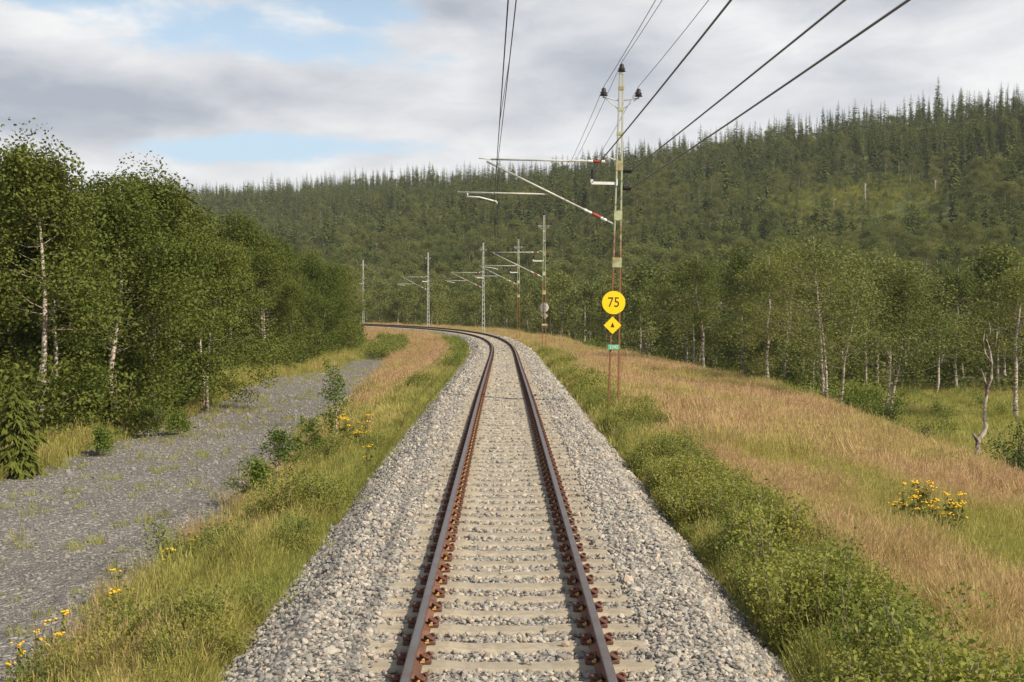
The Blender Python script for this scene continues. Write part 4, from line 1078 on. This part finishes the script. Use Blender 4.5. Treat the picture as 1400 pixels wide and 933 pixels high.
def text_mesh(txt, size, depth):
    cu = bpy.data.curves.new('txt', 'FONT'); cu.body = txt; cu.size = size; cu.extrude = depth; cu.align_x = 'CENTER'; cu.align_y = 'CENTER'
    ob = bpy.data.objects.new('txt', cu); COL.objects.link(ob); dg = bpy.context.evaluated_depsgraph_get(); me = bpy.data.meshes.new_from_object(ob.evaluated_get(dg))
    bpy.data.objects.remove(ob); return me

def mast(s_, t, top, lab, painted, lean=0.0, arm=True, arms_top=True, X_brace=False, bracket=True):
    """lattice mast; local +x points away from the track, z = 0 at rail level there"""
    th = float(np.interp(s_, S, TH)); p = trk(s_, t, 0.0); zt = float(np.interp(s_, S, ZT)); p[2] = zt
    root = thing('catenary_mast', lab, 'catenary mast', p, th); root.rotation_euler = (0, lean, th)
    mu = M['mast'] if painted else M['galv']; mp = M['mast_plate'] if painted else M['galv']
    zb = hz(p[0], p[1]) - zt - .3
    hw = lambda z: np.interp(z, [zb, top], [.165, .06])
    for q in (-1, 1):
        mb = MB(); zs = np.linspace(zb, top - .1, 14)
        for a, b in zip(zs[:-1], zs[1:]):
            pass
        # channel section: a web and two flanges, following the taper
        for (ox, oy, wx, wy) in ((0, 0, .012, .10), (-q * .02, -.05, .04, .01), (-q * .02, .05, .04, .01)):
            V = []
            for z in (zb, top - .1):
                c = q * hw(z) + ox; V += [(c - wx / 2, oy - wy / 2, z), (c + wx / 2, oy - wy / 2, z), (c + wx / 2, oy + wy / 2, z), (c - wx / 2, oy + wy / 2, z)]
            mb.add(V, [(3, 2, 1, 0), (4, 5, 6, 7), (0, 1, 5, 4), (1, 2, 6, 5), (2, 3, 7, 6), (3, 0, 4, 7)])
        mb.build('upright', mu, root)
    if X_brace:
        zs = np.arange(zb + .3, top - .4, .55)
        for k, (a, b) in enumerate(zip(zs[:-1], zs[1:])):
            mb = MB(); q = 1 if k % 2 else -1; mb.tube([(q * hw(a), -.058, a), (-q * hw(b), -.058, b)], .016, 4); mb.tube([(-q * hw(a), .058, a), (q * hw(b), .058, b)], .016, 4); mb.build('lattice_bar', mu, root)
    else:
        for z in [3.9, 5.25, 6.68] + [7.6, 8.3, 8.9]:
            if z < top - .2:
                mb = MB(); big = z < 7; h_ = .28 if big else .10
                mb.box((0, -.062, z), (2 * hw(z) + .03, .012, h_)); mb.box((0, .062, z), (2 * hw(z) + .03, .012, h_)); mb.build('batten_plate', mp, root)
    mb = MB(); mb.box((0, 0, zb + .02), (.7, .6, .5), bev=.04); mb.build('footing', M['concrete'], root)
    # high voltage crossarms on the top
    def pin(x, z, name='line_insulator', par=root):
        mb = MB(); mb.tube([(x, 0, z), (x, 0, z + .12)], .012, 5, m=1)
        mb.lathe([(.002, z + .04), (.125, z + .05), (.08, z + .10), (.11, z + .13), (.06, z + .18), (.07, z + .21), (.05, z + .26), (.002, z + .28)], (x, 0, 0), 8, m=0); mb.build(name, [M['black'], M['galv']], par)
    if arms_top:
        for q in (-1, 1):
            mb = MB(); mb.tube([(q * .06, 0, top - .9), (q * .50, 0, top - .82)], .018, 5); mb.tube([(q * .06, 0, top - 1.15), (q * .46, 0, top - .84)], .014, 5); mb.tube([(q * .50, 0, top - .84), (q * .50, 0, top - .78)], .03, 5)
            a = mb.build('crossarm', M['galv'], root); pin(q * .50, top - .82, par=a)
        mb = MB(); mb.box((0, 0, top - .12), (.16, .13, .05)); mb.build('mast_cap', M['galv'], root); pin(0, top - .12)
    if arm:
        # cantilever: sizes from the near mast; the stagger end lies over the track at x = -t
        xe = -t - .55
        mb = MB(); mb.tube([(-.12, -.02, 6.83), (-.28, -.02, 6.90), (-.42, -.02, 6.80)], .026, 6); mb.tube([(-.9, 0, 6.795), (xe, 0, 6.78)], .027, 8); mb.tube([(xe + .0, 0, 6.78), (xe - .35, 0, 6.80)], .014, 5)
        a = mb.build('top_tube', M['tube'], root)
        mb = MB(); insulator(mb, (-.40, 0, 6.79), (-.52, 0, 6.79), .05, 0, 2); insulator(mb, (-.52, 0, 6.79), (-.76, 0, 6.79), .055, 1, 4); insulator(mb, (-.76, 0, 6.79), (-.92, 0, 6.795), .045, 0, 2); mb.build('tube_insulator', [M['white'], M['red']], a)
        mb = MB(); P0 = np.array([-.18, 0, 5.03]); P1 = np.array([xe - .12, 0, 6.72]); L = lambda f: P0 + (P1 - P0) * f
        mb.tube([L(.22), L(1)], .03, 8); mb.tube([(-.10, 0, 4.98), P0, L(.05)], .03, 6); b = mb.build('strut_tube', M['tube'], root)
        mb = MB(); insulator(mb, L(.04), L(.09), .05, 0, 2); insulator(mb, L(.09), L(.155), .058, 1, 4); insulator(mb, L(.155), L(.225), .045, 0, 2); mb.build('strut_insulator', [M['white'], M['red']], b)
        f = (5.82 - 5.03) / (6.72 - 5.03); q = L(f); mb = MB(); mb.tube([(q[0] + .05, .05, 5.82), (-t - 1.5, .05, 5.82)], .027, 8); c = mb.build('registration_tube', M['tube'], root)
        mb = MB(); mb.tube([(-t - 1.2, .05, 5.80), (-t - 1.2, .05, 5.70)], .02, 5); mb.tube([(-t - 1.2, .05, 5.70), (-t - .85, .05, 5.69), (-t - .35, .05, 5.575)], .022, 6); mb.tube([(-t - .35, .05, 5.575), (-t - .34, .05, 5.50)], .015, 5); mb.build('steady_arm', M['white'], c)
    if bracket:
        mb = MB(); mb.box((-.42, 0, 6.17), (.74, .07, .08), rot=None); mb.box((-.78, 0, 6.235), (.07, .07, .12)); mb.box((-.06, 0, 6.2), (.04, .16, .2)); a = mb.build('feeder_bracket', M['white'], root)
        mb = MB(); insulator(mb, (-.76, 0, 6.28), (-.76, 0, 6.56), .075, 0, 4); mb.build('post_insulator', M['black'], a)
        for z in (6.55, 6.05):
            mb = MB(); insulator(mb, (.11, 0, z), (.36, 0, z), .09, 0, 3); mb.tube([(.04, 0, z), (.13, 0, z)], .02, 5, m=1); mb.build('side_insulator', [M['black'], M['galv']], root)
    return root, p, th

MASTS = [  # s, t, top above local rail level
    (38.0, 3.15, 9.45, 'tall weathered green lattice mast carrying the yellow 75 sign beside the track', True),
    (95.0, 3.0, 9.55, 'green lattice mast with the grey sign back where the track begins to curve', True),
    (127.5, 3.0, 9.5, 'rusty brown lattice mast just left of the one with the grey sign back', True),
    (155.0, 3.1, 10.4, 'pale galvanised lattice mast standing in the bend, tallest of the three pale ones', False),
    (183.2, 3.0, 10.3, 'pale galvanised lattice mast left of the bend, between two other pale masts', False),
    (209.0, 3.0, 10.0, 'farthest pale lattice mast at the end of the left wood', False)]
MP = []
for k, (s_, t, top, lab, painted) in enumerate(MASTS):
    root, p, th = mast(s_, t, top, lab, painted, lean=R(1.3) if k == 0 else 0.0, X_brace=not painted, arms_top=True)
    root['group'] = 'catenary masts beside the track'
    MP.append((p, th, top))

def signs():
    p, th, top = MP[0]; y = p[1] - .09
    Z = lambda v: CZ + (V0 - v) / F * y
    X = lambda u: pix(u, y)
    # round speed sign
    c = (X(839), y, Z(414)); root = thing('speed_sign', 'round yellow sign reading 75 on the tall green mast', 'sign', c)
    def disc(r, n=40): return [(r * math.cos(a), r * math.sin(a)) for a in np.linspace(0, 2 * math.pi, n, endpoint=False)]
    mb = MB(); mb.prism(disc(.335), -.02, .0); mb.build('sign_plate', M['sign_yellow'], root)
    tm = text_mesh('75', .40, .002); tm.materials.clear(); tm.materials.append(M['sign_black']); o = link('digits', tm, root, (0, -.024, 0.0)); o.rotation_euler = (R(90), 0, 0); o.scale = (.88, 1.0, 1)
    mb = MB(); mb.box((0, .014, .12), (.42, .025, .03)); mb.box((0, .014, -.12), (.42, .025, .03)); mb.build('sign_bracket', M['galv'], root)
    # diamond with black triangle
    c = (X(837.5), y, Z(445)); root = thing('diamond_sign', 'yellow diamond sign with a black triangle under the 75 sign', 'sign', c)
    h = .255; mb = MB(); mb.prism([(0, -h), (h, 0), (0, h), (-h, 0)], -.02, 0); mb.build('sign_plate', M['sign_yellow'], root)
    mb = MB(); mb.prism([(-.055, -.055), (.055, -.055), (0, .085)], -.026, -.021); mb.build('triangle', M['sign_black'], root)
    mb = MB(); mb.box((0, .014, 0), (.40, .025, .03)); mb.build('sign_bracket', M['galv'], root)
    # green number plate
    c = (X(839), y, Z(475)); root = thing('number_plate', 'small green plate with white figures low on the tall green mast', 'sign', c)
    mb = MB(); mb.box((0, -.01, 0), (.33, .012, .145), bev=.004); mb.build('sign_plate', M['sign_green'], root)
    tm = text_mesh('2242', .13, .002); tm.materials.clear(); tm.materials.append(M['white']); o = link('figures', tm, root, (0, -.019, 0)); o.rotation_euler = (R(90), 0, 0)
    mb = MB(); mb.box((0, .012, 0), (.30, .03, .03)); mb.build('sign_bracket', M['galv'], root)
    # backs of the signs for the other direction, on the second mast
    p, th, top = MP[1]; y = p[1] + .12; Z = lambda v: CZ + (V0 - v) / F * y; X = lambda u: pix(u, y)
    root = thing('round_sign', 'bare grey back of a round sign on the second green mast', 'sign', (X(744), y, Z(420.5)))
    mb = MB(); mb.prism(disc(.335), 0, .02); mb.build('sign_plate', M['sign_back'], root); mb = MB(); mb.box((0, -.012, .1), (.4, .02, .03)); mb.box((0, -.012, -.1), (.4, .02, .03)); mb.build('sign_bracket', M['galv'], root)
    root = thing('diamond_sign', 'bare grey back of a diamond sign below the round grey one', 'sign', (X(744.5), y, Z(432)))
    mb = MB(); mb.prism([(0, -h), (h, 0), (0, h), (-h, 0)], 0, .02); mb.build('sign_plate', M['sign_back'], root); mb = MB(); mb.box((0, -.012, 0), (.4, .02, .03)); mb.build('sign_bracket', M['galv'], root)
    y2 = p[1] - .09; root = thing('number_plate', 'small pale green plate low on the second mast', 'sign', (pix(744.5, y2), y2, CZ + (V0 - 444.5) / F * y2))
    mb = MB(); mb.box((0, -.01, 0), (.40, .012, .15), bev=.004); mb.build('sign_plate', M['mast_plate'], root); mb = MB(); mb.box((0, .012, 0), (.30, .03, .03)); mb.build('sign_bracket', M['galv'], root)
signs()

def wires():
    def span(a, b, sag, n=14):
        a, b = np.asarray(a, float), np.asarray(b, float); f = np.linspace(0, 1, n)[:, None]; p = a + (b - a) * f; p[:, 2] -= 4 * sag * (f * (1 - f))[:, 0]; return p
    def run(pts, sags):
        out = [span(pts[i], pts[i + 1], sags[i]) if i == 0 else span(pts[i], pts[i + 1], sags[i])[1:] for i in range(len(pts) - 1)]; return np.concatenate(out)
    def local(k, x, z):
        p, th, top = MP[k]; ln = math.tan(R(1.3)) * z if k == 0 else 0
        return np.array([p[0] + math.cos(th) * (x + ln), p[1] + math.sin(th) * (x + ln), p[2] + z])
    n = len(MASTS); ts = [m[1] for m in MASTS]
    # catenary: contact wire, messenger wire, droppers
    root = thing('overhead_line', 'overhead contact line of two dark wires above the track', 'overhead line')
    start_c, start_m = np.array([.45, -24, 5.52]), np.array([.72, -24, 6.86])
    cpts = [start_c] + [local(k, -ts[k] - .44, 5.50) for k in range(n)]; mpts = [start_m] + [local(k, -ts[k] - .35, 6.80) for k in range(n)]
    ext = trk(258, .0, 5.5); cpts.append(ext); mpts.append(ext + [0, 0, 1.3])
    lens = [np.linalg.norm(np.subtract(mpts[i + 1], mpts[i])) for i in range(len(mpts) - 1)]; sg = [min(.35, l * l / 9000) for l in lens]
    cp = run(cpts, [0.02] * len(lens)); mp_ = run(mpts, sg)
    mb = MB(); mb.tube(cp, .0075, 5); mb.build('contact_wire', M['wire'], root)
    mb = MB(); mb.tube(mp_, .0085, 5); mb.build('messenger_wire', M['wire'], root)
    for i in range(len(lens)):
        k = max(2, int(lens[i] / 9)); a = span(mpts[i], mpts[i + 1], sg[i], k + 2); b = span(cpts[i], cpts[i + 1], .02, k + 2)
        for j in range(1, k + 1):
            if a[j][1] < 4: continue
            mb = MB(); mb.tube([a[j], b[j]], .0045, 4); mb.build('dropper', M['wire'], root)
    # the three feeder cables
    def cable(name, lab, starts, fx, fz, r, sagf, m, kk=n, cat='power cable', grp='cables along the masts'):
        pts = [np.array(starts)] + [local(k, fx(k), fz(k)) for k in range(kk)]
        lens = [np.linalg.norm(pts[i + 1] - pts[i]) for i in range(len(pts) - 1)]
        mb = MB(); mb.tube(run(pts, [sagf * (l / 60) ** 2 for l in lens]), r, 5); tag(mb.build(name, m, None), lab, cat, grp)
    cable('feeder_cable', 'inner thick grey cable running to the white bracket of the tall mast', (3.25, -24, 7.05), lambda k: -.76, lambda k: 6.56, .017, .25, M['wire_grey'])
    cable('feeder_cable', 'upper of the two thick grey cables right of the tall mast', (4.95, -24, 6.45), lambda k: .36, lambda k: 6.55, .017, .1, M['wire_grey'])
    cable('feeder_cable', 'lower and outermost thick grey cable right of the tall mast', (5.3, -24, 6.3), lambda k: .36, lambda k: 6.05, .017, .18, M['wire_grey'])
    cable('power_line', 'thin line on the left crossarm of the tall mast', (3.05, -24, 8.7), lambda k: -.50, lambda k: MASTS[k][2] - .5, .008, .5, M['wire_grey'])
    cable('power_line', 'thin line on the top pin of the tall mast', (3.85, -24, 9.45), lambda k: 0, lambda k: MASTS[k][2] + .2, .008, .5, M['wire_grey'])
    cable('power_line', 'thin line on the right crossarm of the tall mast', (4.15, -24, 8.7), lambda k: .50, lambda k: MASTS[k][2] - .5, .008, .5, M['wire_grey'])
wires()

# ---------------------------------------------------------------- the summer air between the track and the hill
def air():
    mb = MB(); mb.box((0, 1900, 62), (5300, 4500, 134)); m = bpy.data.materials.new('air'); m.use_nodes = True; w = NT(m.node_tree)
    w.n.remove(w.n['Principled BSDF']); v = w.new('ShaderNodeVolumePrincipled'); v.inputs['Color'].default_value = (.86, .90, .95, 1); v.inputs['Density'].default_value = 0.00013
    v.inputs['Anisotropy'].default_value = 0.1
    w.l.new(v.outputs[0], w.n['Material Output'].inputs['Volume']); o = mb.build('haze', m); o['kind'] = 'stuff'; tag(o, 'thin pale summer haze in front of the far hillside', 'haze')
air()
bpy.context.view_layer.update()
